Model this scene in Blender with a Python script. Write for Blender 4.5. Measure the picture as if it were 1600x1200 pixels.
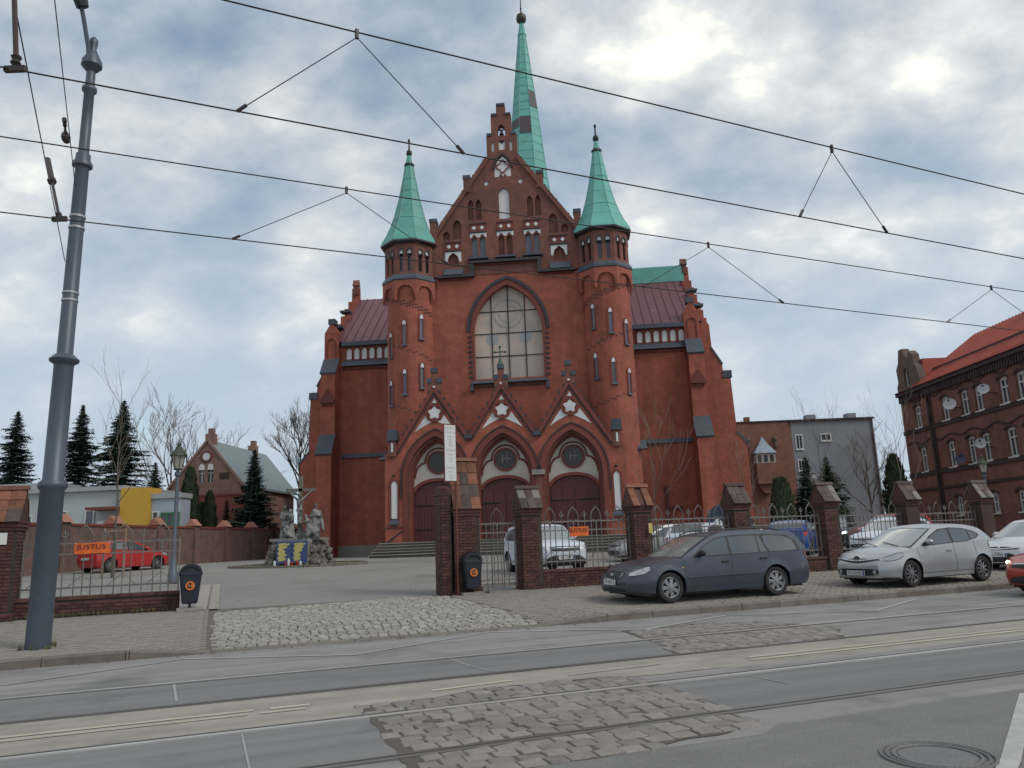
import bpy, bmesh, math, random
from math import sin, cos, pi, radians, sqrt, atan2, asin
from mathutils import Vector, Matrix
from mathutils.geometry import tessellate_polygon
random.seed(7)
for o in list(bpy.data.objects): bpy.data.objects.remove(o)
SC = bpy.context.scene; COL = SC.collection
# ---------------------------------------------------------------- camera
PITCH = math.atan(245/1210); ROLL = 0.0385
cd = bpy.data.cameras.new('camera'); cam = bpy.data.objects.new('camera', cd); COL.objects.link(cam)
cd.sensor_width = 36; cd.lens = 36*1210/1600; cd.clip_start = .1; cd.clip_end = 3000
_fw = Vector((0, cos(PITCH), sin(PITCH))); _up = Vector((0, -sin(PITCH), cos(PITCH))); _rt = Vector((1, 0, 0))
_r = cos(ROLL)*_rt - sin(ROLL)*_up; _u = sin(ROLL)*_rt + cos(ROLL)*_up
M = Matrix((_r, _u, -_fw)).transposed().to_4x4(); M.translation = (0, 0, 1.6); cam.matrix_world = M
SC.camera = cam
# ---------------------------------------------------------------- world, sun, exposure
SUN_EL, SUN_AZ = radians(46), radians(118)      # azimuth clockwise from +Y
wd = bpy.data.worlds.new('World'); SC.world = wd; wd.use_nodes = True
nt = wd.node_tree; nt.nodes.clear()
def nd(tree, t, **k):
    n = tree.nodes.new(t)
    for a, b in k.items():
        if a.startswith('_'): n.inputs[a[1:].replace('_', ' ')].default_value = b
        else: setattr(n, a, b)
    return n
def ln(tree, a, ao, b, bi): tree.links.new(a.outputs[ao], b.inputs[bi])
def ramp(tree, stops, interp='LINEAR'):
    n = tree.nodes.new('ShaderNodeValToRGB'); cr = n.color_ramp; cr.interpolation = interp
    while len(cr.elements) < len(stops): cr.elements.new(.5)
    for e, (p, c) in zip(cr.elements, stops):
        e.position = p; e.color = (*c, 1) if len(c) == 3 else c
    return n
sky = nd(nt, 'ShaderNodeTexSky', sky_type='NISHITA', sun_disc=False, sun_elevation=SUN_EL, sun_rotation=SUN_AZ, air_density=1.3, dust_density=2.0)
skys = nd(nt, 'ShaderNodeVectorMath', operation='SCALE'); skys.inputs['Scale'].default_value = .13; ln(nt, sky, 0, skys, 0)
tc = nd(nt, 'ShaderNodeTexCoord'); sp = nd(nt, 'ShaderNodeSeparateXYZ'); ln(nt, tc, 'Generated', sp, 0)
zz = nd(nt, 'ShaderNodeMath', operation='MAXIMUM'); zz.inputs[1].default_value = 0; ln(nt, sp, 2, zz, 0)
za = nd(nt, 'ShaderNodeMath', operation='ADD'); za.inputs[1].default_value = .5; ln(nt, zz, 0, za, 0)
dx = nd(nt, 'ShaderNodeMath', operation='DIVIDE'); dy = nd(nt, 'ShaderNodeMath', operation='DIVIDE')
ln(nt, sp, 0, dx, 0); ln(nt, za, 0, dx, 1); ln(nt, sp, 1, dy, 0); ln(nt, za, 0, dy, 1)
cx = nd(nt, 'ShaderNodeCombineXYZ'); ln(nt, dx, 0, cx, 0); ln(nt, dy, 0, cx, 1)
mp = nd(nt, 'ShaderNodeMapping'); mp.inputs['Location'].default_value = (3.1, 1.7, 0); mp.inputs['Rotation'].default_value = (0, 0, .35); mp.inputs['Scale'].default_value = (1.0, 1.2, 1); ln(nt, cx, 0, mp, 0)
n1 = nd(nt, 'ShaderNodeTexNoise', _Scale=3.9, _Detail=11, _Roughness=.55, _Distortion=.0); ln(nt, mp, 0, n1, 0)
n2 = nd(nt, 'ShaderNodeTexNoise', _Scale=1.7, _Detail=4, _Roughness=.5); ln(nt, mp, 0, n2, 0)
ad = nd(nt, 'ShaderNodeMath', operation='MULTIPLY_ADD'); ad.inputs[1].default_value = .55; ln(nt, n2, 0, ad, 0); ln(nt, n1, 0, ad, 2)   # n1 + .55*n2
cl = ramp(nt, [(.60, (.205, .27, .345)), (.70, (.30, .36, .425)), (.79, (.43, .47, .51)), (.88, (.62, .64, .63)), (.97, (1.05, 1.0, .87))]); ln(nt, ad, 0, cl, 0)
# veil of thin even cloud towards the horizon
vl = nd(nt, 'ShaderNodeMapRange', interpolation_type='SMOOTHSTEP'); vl.inputs[1].default_value = .10; vl.inputs[2].default_value = .55; vl.inputs[3].default_value = .9; vl.inputs[4].default_value = 0; ln(nt, sp, 2, vl, 0)
vc = nd(nt, 'ShaderNodeMixRGB', blend_type='MIX'); vc.inputs[2].default_value = (.385, .455, .535, 1); ln(nt, vl, 0, vc, 0); ln(nt, cl, 0, vc, 1)
gap = nd(nt, 'ShaderNodeMapRange'); gap.inputs[1].default_value = .5; gap.inputs[2].default_value = .72; gap.inputs[3].default_value = .5; gap.inputs[4].default_value = 0.04; ln(nt, ad, 0, gap, 0)
mx = nd(nt, 'ShaderNodeMixRGB'); ln(nt, gap, 0, mx, 0); ln(nt, vc, 0, mx, 1); ln(nt, skys, 0, mx, 2)
bg = nd(nt, 'ShaderNodeBackground'); bg.inputs['Strength'].default_value = 1.0; ln(nt, mx, 0, bg, 0)
wo = nd(nt, 'ShaderNodeOutputWorld'); ln(nt, bg, 0, wo, 0)
sl = bpy.data.lights.new('sun', 'SUN'); sl.energy = 1.15; sl.angle = radians(24); sl.color = (1, .95, .87)
so = bpy.data.objects.new('sun', sl); COL.objects.link(so)
so.rotation_euler = Vector((-sin(SUN_AZ)*cos(SUN_EL), -cos(SUN_AZ)*cos(SUN_EL), -sin(SUN_EL))).to_track_quat('-Z', 'Y').to_euler()
so.location = (20, -20, 40)
vs = SC.view_settings; vs.view_transform = 'Standard'; vs.look = 'None'; vs.gamma = 1; vs.exposure = 0.42; vs.use_curve_mapping = False
SC.cycles.max_bounces = 6; SC.cycles.diffuse_bounces = 3; SC.cycles.use_denoising = True

# ---------------------------------------------------------------- helpers
class MB:
    """collects faces; build() links them as one mesh object"""
    def __init__(s): s.v = []; s.f = []; s.m = None
    def add(s, vs, fs, m=None):
        b = len(s.v)
        if m is not None: vs = [m @ Vector(p) for p in vs]
        s.v += [tuple(p) for p in vs]; s.f += [tuple(i+b for i in q) for q in fs]; return s
    def box(s, x0, x1, y0, y1, z0, z1, m=None):
        return s.add([(x0,y0,z0),(x1,y0,z0),(x1,y1,z0),(x0,y1,z0),(x0,y0,z1),(x1,y0,z1),(x1,y1,z1),(x0,y1,z1)],
                     [(0,3,2,1),(4,5,6,7),(0,1,5,4),(1,2,6,5),(2,3,7,6),(3,0,4,7)], m)
    def prism(s, poly, c0, c1, ax='y', m=None):
        def P(a, b, c): return (a, c, b) if ax == 'y' else (c, a, b) if ax == 'x' else (a, b, c)
        n = len(poly)
        return s.add([P(a, b, c0) for a, b in poly]+[P(a, b, c1) for a, b in poly],
                     [tuple(range(n)), tuple(range(2*n-1, n-1, -1))]+[(i, (i+1) % n, n+(i+1) % n, n+i) for i in range(n)], m)
    def plate(s, outer, holes, y0, y1, m=None):
        """plate in the xz plane with holes, from y0 (front) to y1"""
        polys = [outer]+list(holes); pts = [p for q in polys for p in q]; n = len(pts)
        tri = tessellate_polygon([[Vector((a, b, 0)) for a, b in q] for q in polys])
        fs = [tuple(t) for t in tri]+[tuple(n+i for i in reversed(t)) for t in tri]; b = 0
        for q in polys:
            k = len(q); fs += [(b+i, b+(i+1) % k, n+b+(i+1) % k, n+b+i) for i in range(k)]; b += k
        return s.add([(a, y0, c) for a, c in pts]+[(a, y1, c) for a, c in pts], fs, m)
    def lathe(s, prof, n=16, c=(0, 0, 0), a0=0, m=None, caps=True):
        vs = []; fs = []
        for r, z in prof:
            for i in range(n):
                a = a0+2*pi*i/n; vs.append((c[0]+r*cos(a), c[1]+r*sin(a), c[2]+z))
        for j in range(len(prof)-1):
            for i in range(n): fs.append((j*n+i, j*n+(i+1) % n, (j+1)*n+(i+1) % n, (j+1)*n+i))
        if caps: fs += [tuple(range(n-1, -1, -1)), tuple(range((len(prof)-1)*n, len(prof)*n))]
        return s.add(vs, fs, m)
    def tube(s, pts, r, n=6, m=None):
        pts = [Vector(p) for p in pts]; rs = r if isinstance(r, (list, tuple)) else [r]*len(pts); vs = []; fs = []; up = None
        for i, p in enumerate(pts):
            d = (pts[min(i+1, len(pts)-1)]-pts[max(i-1, 0)]).normalized()
            if up is None: up = Vector((0, 0, 1)) if abs(d.z) < .9 else Vector((1, 0, 0))
            a = d.cross(up).normalized(); b = a.cross(d).normalized(); up = b
            for k in range(n):
                t = 2*pi*k/n; vs.append(p+(a*cos(t)+b*sin(t))*rs[i])
        for j in range(len(pts)-1):
            for k in range(n): fs.append((j*n+k, j*n+(k+1) % n, (j+1)*n+(k+1) % n, (j+1)*n+k))
        fs += [tuple(range(n-1, -1, -1)), tuple(range((len(pts)-1)*n, len(pts)*n))]
        return s.add(vs, fs, m)
    def ball(s, c, r, n=10, sc=(1, 1, 1), m=None):
        k = max(4, n//2); pr = [(max(1e-4, sin(pi*i/k)), -cos(pi*i/k)) for i in range(k+1)]
        t = Matrix.Translation(c) @ Matrix.Diagonal((r*sc[0], r*sc[1], r*sc[2], 1))
        return s.lathe(pr, n, m=(m @ t) if m is not None else t)
    def mesh(s, name, mat, smooth=False, recalc=True):
        me = bpy.data.meshes.new(name); me.from_pydata(s.v, [], s.f)
        if recalc:
            bm = bmesh.new(); bm.from_mesh(me); bmesh.ops.recalc_face_normals(bm, faces=bm.faces); bm.to_mesh(me); bm.free()
        if mat: me.materials.append(mat)
        if smooth:
            me.polygons.foreach_set('use_smooth', [True]*len(me.polygons))
            if smooth != 'all': me.set_sharp_from_angle(angle=radians(38 if smooth is True else smooth))
        me.update(); return me
    def build(s, name, mat, parent=None, smooth=False, loc=None, rz=0, recalc=True):
        return link(name, s.mesh(name, mat, smooth, recalc), parent, loc, rz)
def link(name, data, parent=None, loc=None, rz=0, mw=None):
    o = bpy.data.objects.new(name, data); COL.objects.link(o)
    if parent: o.parent = parent
    if mw is not None: o.matrix_local = mw
    else:
        if loc: o.location = loc
        if rz: o.rotation_euler = (0, 0, rz)
    return o
def tag(o, label, cat, group=None):
    o['label'] = label; o['category'] = cat
    if group: o['group'] = group
    return o
def struct(o, label=None): 
    o['kind'] = 'structure'
    if label: o['label'] = label
    return o
def thing(name, label, cat, loc=(0, 0, 0), rz=0, group=None):
    o = bpy.data.objects.new(name, None); COL.objects.link(o); o.empty_display_size = .2
    o.location = loc; o.rotation_euler = (0, 0, rz); return tag(o, label, cat, group)
def bx(name, mat, parent, *d):
    return MB().box(*d).build(name, mat, parent)
def copy_tree(o, parent=None):
    c = o.copy(); COL.objects.link(c); c.parent = parent
    for ch in o.children: copy_tree(ch, c)
    return c
def text_mesh(txt, size, mat, depth=.002, align='CENTER'):
    cu = bpy.data.curves.new('lettering', 'FONT'); cu.body = txt; cu.size = size; cu.extrude = depth; cu.align_x = align; cu.align_y = 'CENTER'; cu.resolution_u = 3
    o = bpy.data.objects.new('lettering', cu); COL.objects.link(o)
    me = bpy.data.meshes.new_from_object(o.evaluated_get(bpy.context.evaluated_depsgraph_get()))
    bpy.data.objects.remove(o); bpy.data.curves.remove(cu); me.name = 'lettering'
    me.materials.clear(); me.materials.append(mat); return me
# ---------------------------------------------------------------- materials
MT = {}
def mat(name, col, rough=.7, metal=0., var=.12, scale=3., bump=0., bscale=40., spec=.5, coat=0., alpha=None, stain=None, trans=0., streak=None):
    m = bpy.data.materials.new(name); m.use_nodes = True; t = m.node_tree; b = t.nodes['Principled BSDF']
    b.inputs['Roughness'].default_value = rough; b.inputs['Metallic'].default_value = metal
    b.inputs['Specular IOR Level'].default_value = spec; b.inputs['Coat Weight'].default_value = coat
    if coat: b.inputs['Coat Roughness'].default_value = .06
    if trans: b.inputs['Transmission Weight'].default_value = trans
    if alpha is not None: b.inputs['Alpha'].default_value = alpha
    geo = nd(t, 'ShaderNodeNewGeometry')
    if var:
        n = nd(t, 'ShaderNodeTexNoise', _Scale=scale, _Detail=6, _Roughness=.62); ln(t, geo, 'Position', n, 0)
        oi = nd(t, 'ShaderNodeObjectInfo')
        ra = nd(t, 'ShaderNodeMath', operation='ADD'); ln(t, oi, 'Random', ra, 0); ln(t, geo, 'Random Per Island', ra, 1); rf = nd(t, 'ShaderNodeMath', operation='FRACT'); ln(t, ra, 0, rf, 0)
        am = nd(t, 'ShaderNodeMath', operation='MULTIPLY_ADD'); am.inputs[1].default_value = .45; ln(t, rf, 0, am, 0); ln(t, n, 0, am, 2)
        r = nd(t, 'ShaderNodeMapRange'); r.inputs[1].default_value = .40; r.inputs[2].default_value = 1.05
        r.inputs[3].default_value = 1-var; r.inputs[4].default_value = 1+var; ln(t, am, 0, r, 0)
        s = nd(t, 'ShaderNodeVectorMath', operation='SCALE'); s.inputs[0].default_value = col; ln(t, r, 0, s, 'Scale')
        src = s
        if stain:
            n3 = nd(t, 'ShaderNodeTexNoise', _Scale=stain[1], _Detail=5, _Roughness=.6); ln(t, geo, 'Position', n3, 0)
            r3 = nd(t, 'ShaderNodeMapRange'); r3.inputs[1].default_value = stain[2]; r3.inputs[2].default_value = stain[3]; ln(t, n3, 0, r3, 0)
            mxx = nd(t, 'ShaderNodeMixRGB'); mxx.inputs[2].default_value = (*stain[0], 1); ln(t, r3, 0, mxx, 0); ln(t, s, 0, mxx, 1); src = mxx
        if streak:
            mk = nd(t, 'ShaderNodeMapping', vector_type='TEXTURE'); mk.inputs['Rotation'].default_value = (0, 0, radians(21)); mk.inputs['Scale'].default_value = (9, .35, 1); ln(t, geo, 'Position', mk, 0)
            nk = nd(t, 'ShaderNodeTexNoise', _Scale=1.0, _Detail=7, _Roughness=.65); ln(t, mk, 0, nk, 0)
            rk = nd(t, 'ShaderNodeMapRange'); rk.inputs[1].default_value = .3; rk.inputs[2].default_value = .7; rk.inputs[3].default_value = 1-streak; rk.inputs[4].default_value = 1+streak; ln(t, nk, 0, rk, 0)
            sk_ = nd(t, 'ShaderNodeVectorMath', operation='SCALE'); ln(t, src, 0, sk_, 0); ln(t, rk, 0, sk_, 'Scale'); src = sk_
        ln(t, src, 0, b, 'Base Color')
    else: b.inputs['Base Color'].default_value = (*col, 1)
    if bump:
        n2 = nd(t, 'ShaderNodeTexNoise', _Scale=bscale, _Detail=4); ln(t, geo, 'Position', n2, 0)
        bp = nd(t, 'ShaderNodeBump', _Strength=bump, _Distance=.02); ln(t, n2, 0, bp, 'Height'); ln(t, bp, 0, b, 'Normal')
    MT[name] = m; return m
def brickmat(name, c1, c2, mortar, bw=.26, bh=.077, ms=.012, rough=.85, dirt=(.08, .05, .045), dscale=.35, dlo=.5, dhi=.85, bump=.25):
    """brick courses laid along any upright face"""
    m = bpy.data.materials.new(name); m.use_nodes = True; t = m.node_tree; b = t.nodes['Principled BSDF']; b.inputs['Roughness'].default_value = rough
    g = nd(t, 'ShaderNodeNewGeometry')
    cr = nd(t, 'ShaderNodeVectorMath', operation='CROSS_PRODUCT'); cr.inputs[1].default_value = (0, 0, 1); ln(t, g, 'True Normal', cr, 0)
    nm = nd(t, 'ShaderNodeVectorMath', operation='NORMALIZE'); ln(t, cr, 0, nm, 0)
    dt = nd(t, 'ShaderNodeVectorMath', operation='DOT_PRODUCT'); ln(t, nm, 0, dt, 0); ln(t, g, 'Position', dt, 1)
    s3 = nd(t, 'ShaderNodeSeparateXYZ'); ln(t, g, 'Position', s3, 0)
    cb = nd(t, 'ShaderNodeCombineXYZ'); ln(t, dt, 'Value', cb, 0); ln(t, s3, 2, cb, 1)
    br = nd(t, 'ShaderNodeTexBrick', _Color1=(*c1, 1), _Color2=(*c2, 1), _Mortar=(*mortar, 1), _Scale=1.0)
    br.inputs['Brick Width'].default_value = bw; br.inputs['Row Height'].default_value = bh; br.inputs['Mortar Size'].default_value = ms; br.inputs['Mortar Smooth'].default_value = .3
    ln(t, cb, 0, br, 0)
    n = nd(t, 'ShaderNodeTexNoise', _Scale=dscale, _Detail=7, _Roughness=.65); ln(t, g, 'Position', n, 0)
    r = nd(t, 'ShaderNodeMapRange'); r.inputs[1].default_value = dlo; r.inputs[2].default_value = dhi; r.inputs[4].default_value = .7; ln(t, n, 0, r, 0)
    x = nd(t, 'ShaderNodeMixRGB'); x.inputs[2].default_value = (*dirt, 1); ln(t, r, 0, x, 0); ln(t, br, 0, x, 1)
    n4 = nd(t, 'ShaderNodeTexNoise', _Scale=1.7, _Detail=5); ln(t, g, 'Position', n4, 0)
    r4 = nd(t, 'ShaderNodeMapRange'); r4.inputs[1].default_value = .3; r4.inputs[2].default_value = .7; r4.inputs[3].default_value = .82; r4.inputs[4].default_value = 1.15; ln(t, n4, 0, r4, 0)
    mv = nd(t, 'ShaderNodeMapping'); mv.inputs['Scale'].default_value = (1.6, 1.6, .1); ln(t, g, 'Position', mv, 0)
    n5 = nd(t, 'ShaderNodeTexNoise', _Scale=1.0, _Detail=6, _Roughness=.6); ln(t, mv, 0, n5, 0)
    r5 = nd(t, 'ShaderNodeMapRange'); r5.inputs[1].default_value = .36; r5.inputs[2].default_value = .6; r5.inputs[3].default_value = .86; r5.inputs[4].default_value = 1.04; ln(t, n5, 0, r5, 0)
    m5 = nd(t, 'ShaderNodeMath', operation='MULTIPLY'); ln(t, r4, 0, m5, 0); ln(t, r5, 0, m5, 1)
    sc = nd(t, 'ShaderNodeVectorMath', operation='SCALE'); ln(t, x, 0, sc, 0); ln(t, m5, 0, sc, 'Scale'); ln(t, sc, 0, b, 'Base Color')
    if bump:
        bp = nd(t, 'ShaderNodeBump', _Strength=bump, _Distance=.01, invert=True); ln(t, br, 'Fac', bp, 'Height'); ln(t, bp, 0, b, 'Normal')
    MT[name] = m; return m
CH = brickmat('church_brick', (.405, .089, .049), (.285, .064, .040), (.35, .15, .11), dirt=(.17, .056, .04), dlo=.42, dhi=.9, bump=.15)
CHD = brickmat('weathered_brick', (.25, .075, .048), (.19, .06, .042), (.22, .12, .09), dirt=(.07, .045, .04), dlo=.38, dhi=.75, bump=.15)
TRIM = mat('moulded_brick', (.17, .042, .03), .7, var=.25, scale=6)
GLZ = mat('dark_glazed_brick', (.035, .03, .035), .45, var=.3, scale=5)
SLATE = mat('blue_slate', (.055, .07, .092), .5, var=.3, scale=4)
WHT = mat('white_plaster', (.66, .66, .66), .85, var=.06, scale=2, stain=((.4, .4, .4), 1.1, .55, .85))
CREAM = mat('cream_plaster', (.58, .54, .46), .85, var=.07, scale=2)
COPPER = mat('copper_patina', (.115, .37, .325), .55, var=.16, scale=1.3, stain=((.10, .24, .17), .9, .55, .8))
MAROON = mat('maroon_sheet_roof', (.13, .045, .055), .5, var=.15, scale=1.5, stain=((.3, .22, .22), 1.3, .66, .74))
DOOR = mat('maroon_door_wood', (.085, .018, .02), .5, var=.15, scale=3, bump=.05)
IRON = mat('dark_iron', (.03, .028, .028), .5, .6, var=.2)
LEAD = mat('leaded_glass', (.12, .14, .17), .25, var=.2, scale=3)
STONE = mat('grey_stone', (.24, .225, .20), .85, var=.22, scale=3, bump=.3, bscale=18)
BRONZE = mat('bronze', (.07, .06, .05), .5, .7, var=.2)
# ---------------------------------------------------------------- setting: road frame (s along the road, t across it)
RA = radians(21)
def W(s, t, z=0.): return Vector((s*cos(RA)-t*sin(RA), s*sin(RA)+t*cos(RA), z))
def zg(t):
    if t < 14.2: return 0.
    if t < 18.2: return .12+(t-14.05)*.0352
    if t < 25: return .266+(t-18.2)*.034
    if t < 45: return .497+(t-25)*.0225
    return .947
def zst(p):                       # ground height under a world point
    return zg(-p[0]*sin(RA)+p[1]*cos(RA))
ASPH = mat('asphalt', (.245, .237, .225), .88, var=.13, scale=.9, bump=.5, bscale=130, streak=.24, stain=((.15, .146, .14), .8, .5, .72))
ASPHN = mat('near_asphalt', (.205, .20, .19), .85, var=.36, scale=75, bump=.7, bscale=110, streak=.14, stain=((.15, .146, .138), .9, .54, .72))
ASPHB = mat('track_asphalt', (.185, .182, .178), .8, var=.16, scale=50, bump=.35, bscale=140, streak=.22, stain=((.13, .128, .125), 1.1, .55, .75))
TAN = mat('sandy_concrete', (.285, .26, .225), .9, var=.14, scale=2.2, bump=.4, bscale=80, streak=.2, stain=((.22, .205, .185), 1.2, .5, .7))
YARD = mat('yard_paving', (.22, .212, .2), .9, var=.12, scale=.6, bump=.3, bscale=50, stain=((.16, .15, .14), .25, .5, .7))
PAVER = mat('paver_concrete', (.27, .245, .215), .9, var=.09, scale=5, bump=.15, bscale=70)
PAVEL = mat('paver_joint_sand', (.15, .136, .118), .95, var=.2)
KERB = mat('granite_kerb', (.165, .145, .128), .85, var=.22, scale=7, bump=.35, bscale=45, stain=((.10, .085, .075), 2.5, .5, .75))
COB = mat('granite_cobble', (.30, .285, .255), .85, var=.26, scale=9, bump=.5, bscale=35)
COBJ = mat('cobble_joint_soil', (.12, .108, .09), .95, var=.3, scale=20)
SETT = mat('track_sett', (.215, .195, .178), .8, var=.26, scale=7, bump=.5, bscale=30)
SETJ = mat('sett_joint_soil', (.08, .068, .058), .95, var=.35, scale=12, bump=.5)
STEEL = mat('worn_skylit_rail_steel', (.46, .45, .43), .45, .4, var=.15, scale=1.2)  # pale tone paints the sky's reflection onto two of the worn rails
RAILD = mat('rail_groove', (.035, .032, .03), .8, var=.3)
PAINT = mat('worn_white_paint', (.37, .36, .345), .8, var=.22, scale=7)
PAINTF = mat('faded_white_paint', (.30, .297, .292), .85, var=.14, scale=5)
PAINTY = mat('cream_paint', (.41, .375, .295), .8, var=.2, scale=5)
GRASS = mat('winter_grass', (.11, .115, .05), .95, var=.35, scale=3, bump=.6, bscale=60)
PALEC = mat('pale_concrete', (.29, .268, .235), .9, var=.1, scale=1.5)
def sheet(name, m, quads, parent=None, z=0.):
    mb = MB()
    for q in quads: mb.add([(a, b, (c if len(p) > 2 else z)) for p in q for a, b, c in [(*p, z)[:3]]], [tuple(range(len(q)))])
    return mb.build(name, m, parent, rz=0 if parent else RA, recalc=False)
S0, S1 = -420, 420
def strip(name, m, prof, s0, s1, parent=None, n=1):
    mb = MB()
    for (t0, z0), (t1, z1) in zip(prof, prof[1:]): mb.add([(s0, t0, z0), (s1, t0, z0), (s1, t1, z1), (s0, t1, z1)], [(0, 1, 2, 3)])
    return mb.build(name, m, parent, rz=0 if parent else RA, recalc=False)
struct(strip('ground', YARD, [(-700, -.04), (19.75, -.04), (19.8, .312), (25, .493), (45, .943), (900, .943)], -900, 900))
road = struct(strip('road', ASPH, [(-45, 0), (14.06, 0)], S0, S1))
TA, TB, TC, TD = 6.29, 7.88, 9.55, 11.17
def ragged(poly, amp=.03, step=.12):
    r = []
    for (a, b), (c, d) in zip(poly, poly[1:]+poly[:1]):
        r.append((a, b))
        if abs(a) > 30 or abs(c) > 30: continue
        n = max(1, int(sqrt((c-a)**2+(d-b)**2)/step))
        for i in range(1, n): r.append((a+(c-a)*i/n+random.uniform(-amp, amp), b+(d-b)*i/n+random.uniform(-amp, amp)))
    return r
def patch(name, m, poly, z, parent=road): return sheet(name, m, [[(a, b, z) for a, b in poly]], parent)
patch('asphalt_patch', ASPHN, [(S0, -6), (S1, -6), (S1, 5.68), (4.45, 5.74), (4.2, 5.55), (1.4, 5.62), (S0, 5.75)], .004)
patch('asphalt_patch', ASPHB, [(S0, TA+.06), (1.42, TA+.06), (1.42, TB-.07), (S0, TB-.07)], .004)
patch('asphalt_patch', ASPHB, [(S0, TC+.09), (6.1, TC+.09), (6.4, TC+1.0), (6.9, TD-.1), (S0, TD-.1)], .004)
ctan = [(S0, TB+.06), (1.35, TB+.06), (1.5, 8.38), (2.2, 8.46), (3.0, 8.66), (4.25, 8.6), (4.6, 8.42), (5.2, 8.36), (7, 8.3), (9, 8.27), (14, 8.3), (25, 8.26), (S1, 8.25), (S1, TC-.07), (S0, TC-.07)]
ctan = ragged(ctan, .02, .2)
patch('concrete_strip', TAN, ctan, .005)
patch('asphalt_patch', ASPHB, [(4.5, TA+.06), (S1, TA+.06), (S1, TB-.07), (4.62, TB-.07)], .004)
patch('asphalt_patch', ASPH, [(4.75, TB+.06), (S1, TB+.06), (S1, 8.22), (5.2, 8.32)], .004)
def line(name, m, pts, w, z=.009):
    mb = MB()
    for (a, b), (c, d) in zip(pts, pts[1:]):
        dv = Vector((c-a, d-b)).normalized(); nx, ny = -dv.y*w/2, dv.x*w/2
        mb.add([(a-nx, b-ny, z), (c-nx, d-ny, z), (c+nx, d+ny, z), (a+nx, b+ny, z)], [(0, 1, 2, 3)])
    return mb.build(name, m, road, recalc=False)
line('lane_marking', PAINT, [(-4.8, 11.1), (-2.56, 12.35), (-.37, 13.57)], .055, .009)
line('lane_marking', PAINT, [(-.37, 13.53), (.8, 12.95), (2.03, 12.32)], .05, .013)
line('lane_marking', PAINT, [(2.03, 12.34), (4.69, 13.8)], .055, .009)
line('lane_marking', PAINT, [(4.69, 13.76), (5.95, 13.1), (7.06, 12.34)], .05, .013)
line('lane_marking', PAINT, [(7.06, 12.36), (9.5, 13.4)], .07, .009)
line('lane_marking', PAINT, [(9.5, 13.36), (12.04, 12.12)], .05, .013)
line('lane_marking', PAINT, [(12.04, 12.14), (14.4, 13.4)], .07, .009)
line('lane_marking', PAINTF, [(14.4, 13.36), (17.0, 12.1)], .05, .013)
for a, b, m in ((-9, .42, PAINTY), (.58, .98, PAINTY), (6.5, 15.2, PAINTY)):
    line('centre_line', m, [(a, 8.80), (b, 8.80)], .09, .011); line('centre_line', m, [(a-.1, 8.62), (b-.06, 8.62)], .09, .011)
line('centre_line', PAINTY, [(2.3, 8.84), (3.3, 8.95)], .09, .011); line('centre_line', PAINTY, [(4.0, 8.9), (5.3, 9.0)], .07, .011)
line('lane_marking', PAINT, [(3.9, 3.4), (5.13, 4.15), (7.2, 5.55)], .12, .011)
line('asphalt_seam', PAINTF, [(-.42, 11.05), (-.34, 9.8)], .03, .009); line('asphalt_seam', PAINTF, [(3.15, 11.05), (3.2, 10.3), (3.3, 9.7)], .025, .009)
line('asphalt_seam', PAINTF, [(5.7, 7.75), (5.75, 7.1)], .025, .009); line('asphalt_seam', PAINTF, [(.28, 7.75), (.3, 6.45)], .018, .009)
# rails
DSTEEL = mat('dull_rail_steel', (.16, .15, .14), .5, .4, var=.15, scale=1.2)  # rail steel coloured darker, with no sky reflection painted in
for t, sh, ms_, hw_r in ((TA, -1, DSTEEL, .03), (TB, -1, STEEL, .034), (TC, 1, DSTEEL, .02), (TD, 1, STEEL, .024)):
    r = struct(MB().box(S0, S1, t-hw_r, t+hw_r, -.05, .014).build('rail', ms_, rz=RA), 'worn steel tram rail')
    y0, y1 = (t+hw_r+.001, t+hw_r+.05) if sh < 0 else (t-hw_r-.05, t-hw_r-.001)
    MB().box(S0, S1, y0, y1, -.05, .0075).build('groove', RAILD, r)
    MB().box(S0, S1, *((y1+.001, y1+.02) if sh < 0 else (y0-.02, y0-.001)), -.05, .012).build('guard_lip', DSTEEL, r)
# setts in the track bed: every stone a piece
def stone_mesh(name, m, lx, ly, h, seed):
    rd = random.Random(seed); a, b = lx/2, ly/2; i = .09
    j = lambda q: q*(1+rd.uniform(-.09, .09))
    bot = [(-j(a), -j(b), 0), (j(a), -j(b), 0), (j(a), j(b), 0), (-j(a), j(b), 0)]
    mid = [(x, y, h*.62) for x, y, _ in bot]
    top = [(x*(1-i), y*(1-i), h*rd.uniform(.88, 1.05)) for x, y, _ in bot]
    fs = [(k, (k+1) % 4, 4+(k+1) % 4, 4+k) for k in range(4)]+[(4+k, 4+(k+1) % 4, 8+(k+1) % 4, 8+k) for k in range(4)]
    vs = bot+mid+top+[(0, 0, h*rd.uniform(1.0, 1.12))]; fs += [(8+k, 8+(k+1) % 4, 12) for k in range(4)]
    return MB().add(vs, fs).mesh(name, m, recalc=False)
bed = struct(sheet('track_bed', SETJ, [[(a, b, .006) for a, b in ragged([q[:2] for q in poly_])] for poly_ in [[(1.36, 5.6, .006), (2.6, 5.56, .006), (4.35, 5.78, .006), (4.6, 7.85, .006), (4.5, 8.5, .006), (3, 8.66, .006), (2.2, 8.46, .006), (1.45, 8.4, .006)],
    [(5.9, 9.65, .006), (8.9, 9.65, .006), (9.6, 10.6, .006), (9.3, 12.1, .006), (8.3, 12.5, .006), (6.6, 12.4, .006), (6.3, 10.7, .006)]]]))
SM = [(stone_mesh('sett', SETT, l, .160, .026, k), l) for k, l in enumerate((.15, .17, .19, .2, .22, .24, .16, .21))]
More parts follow.
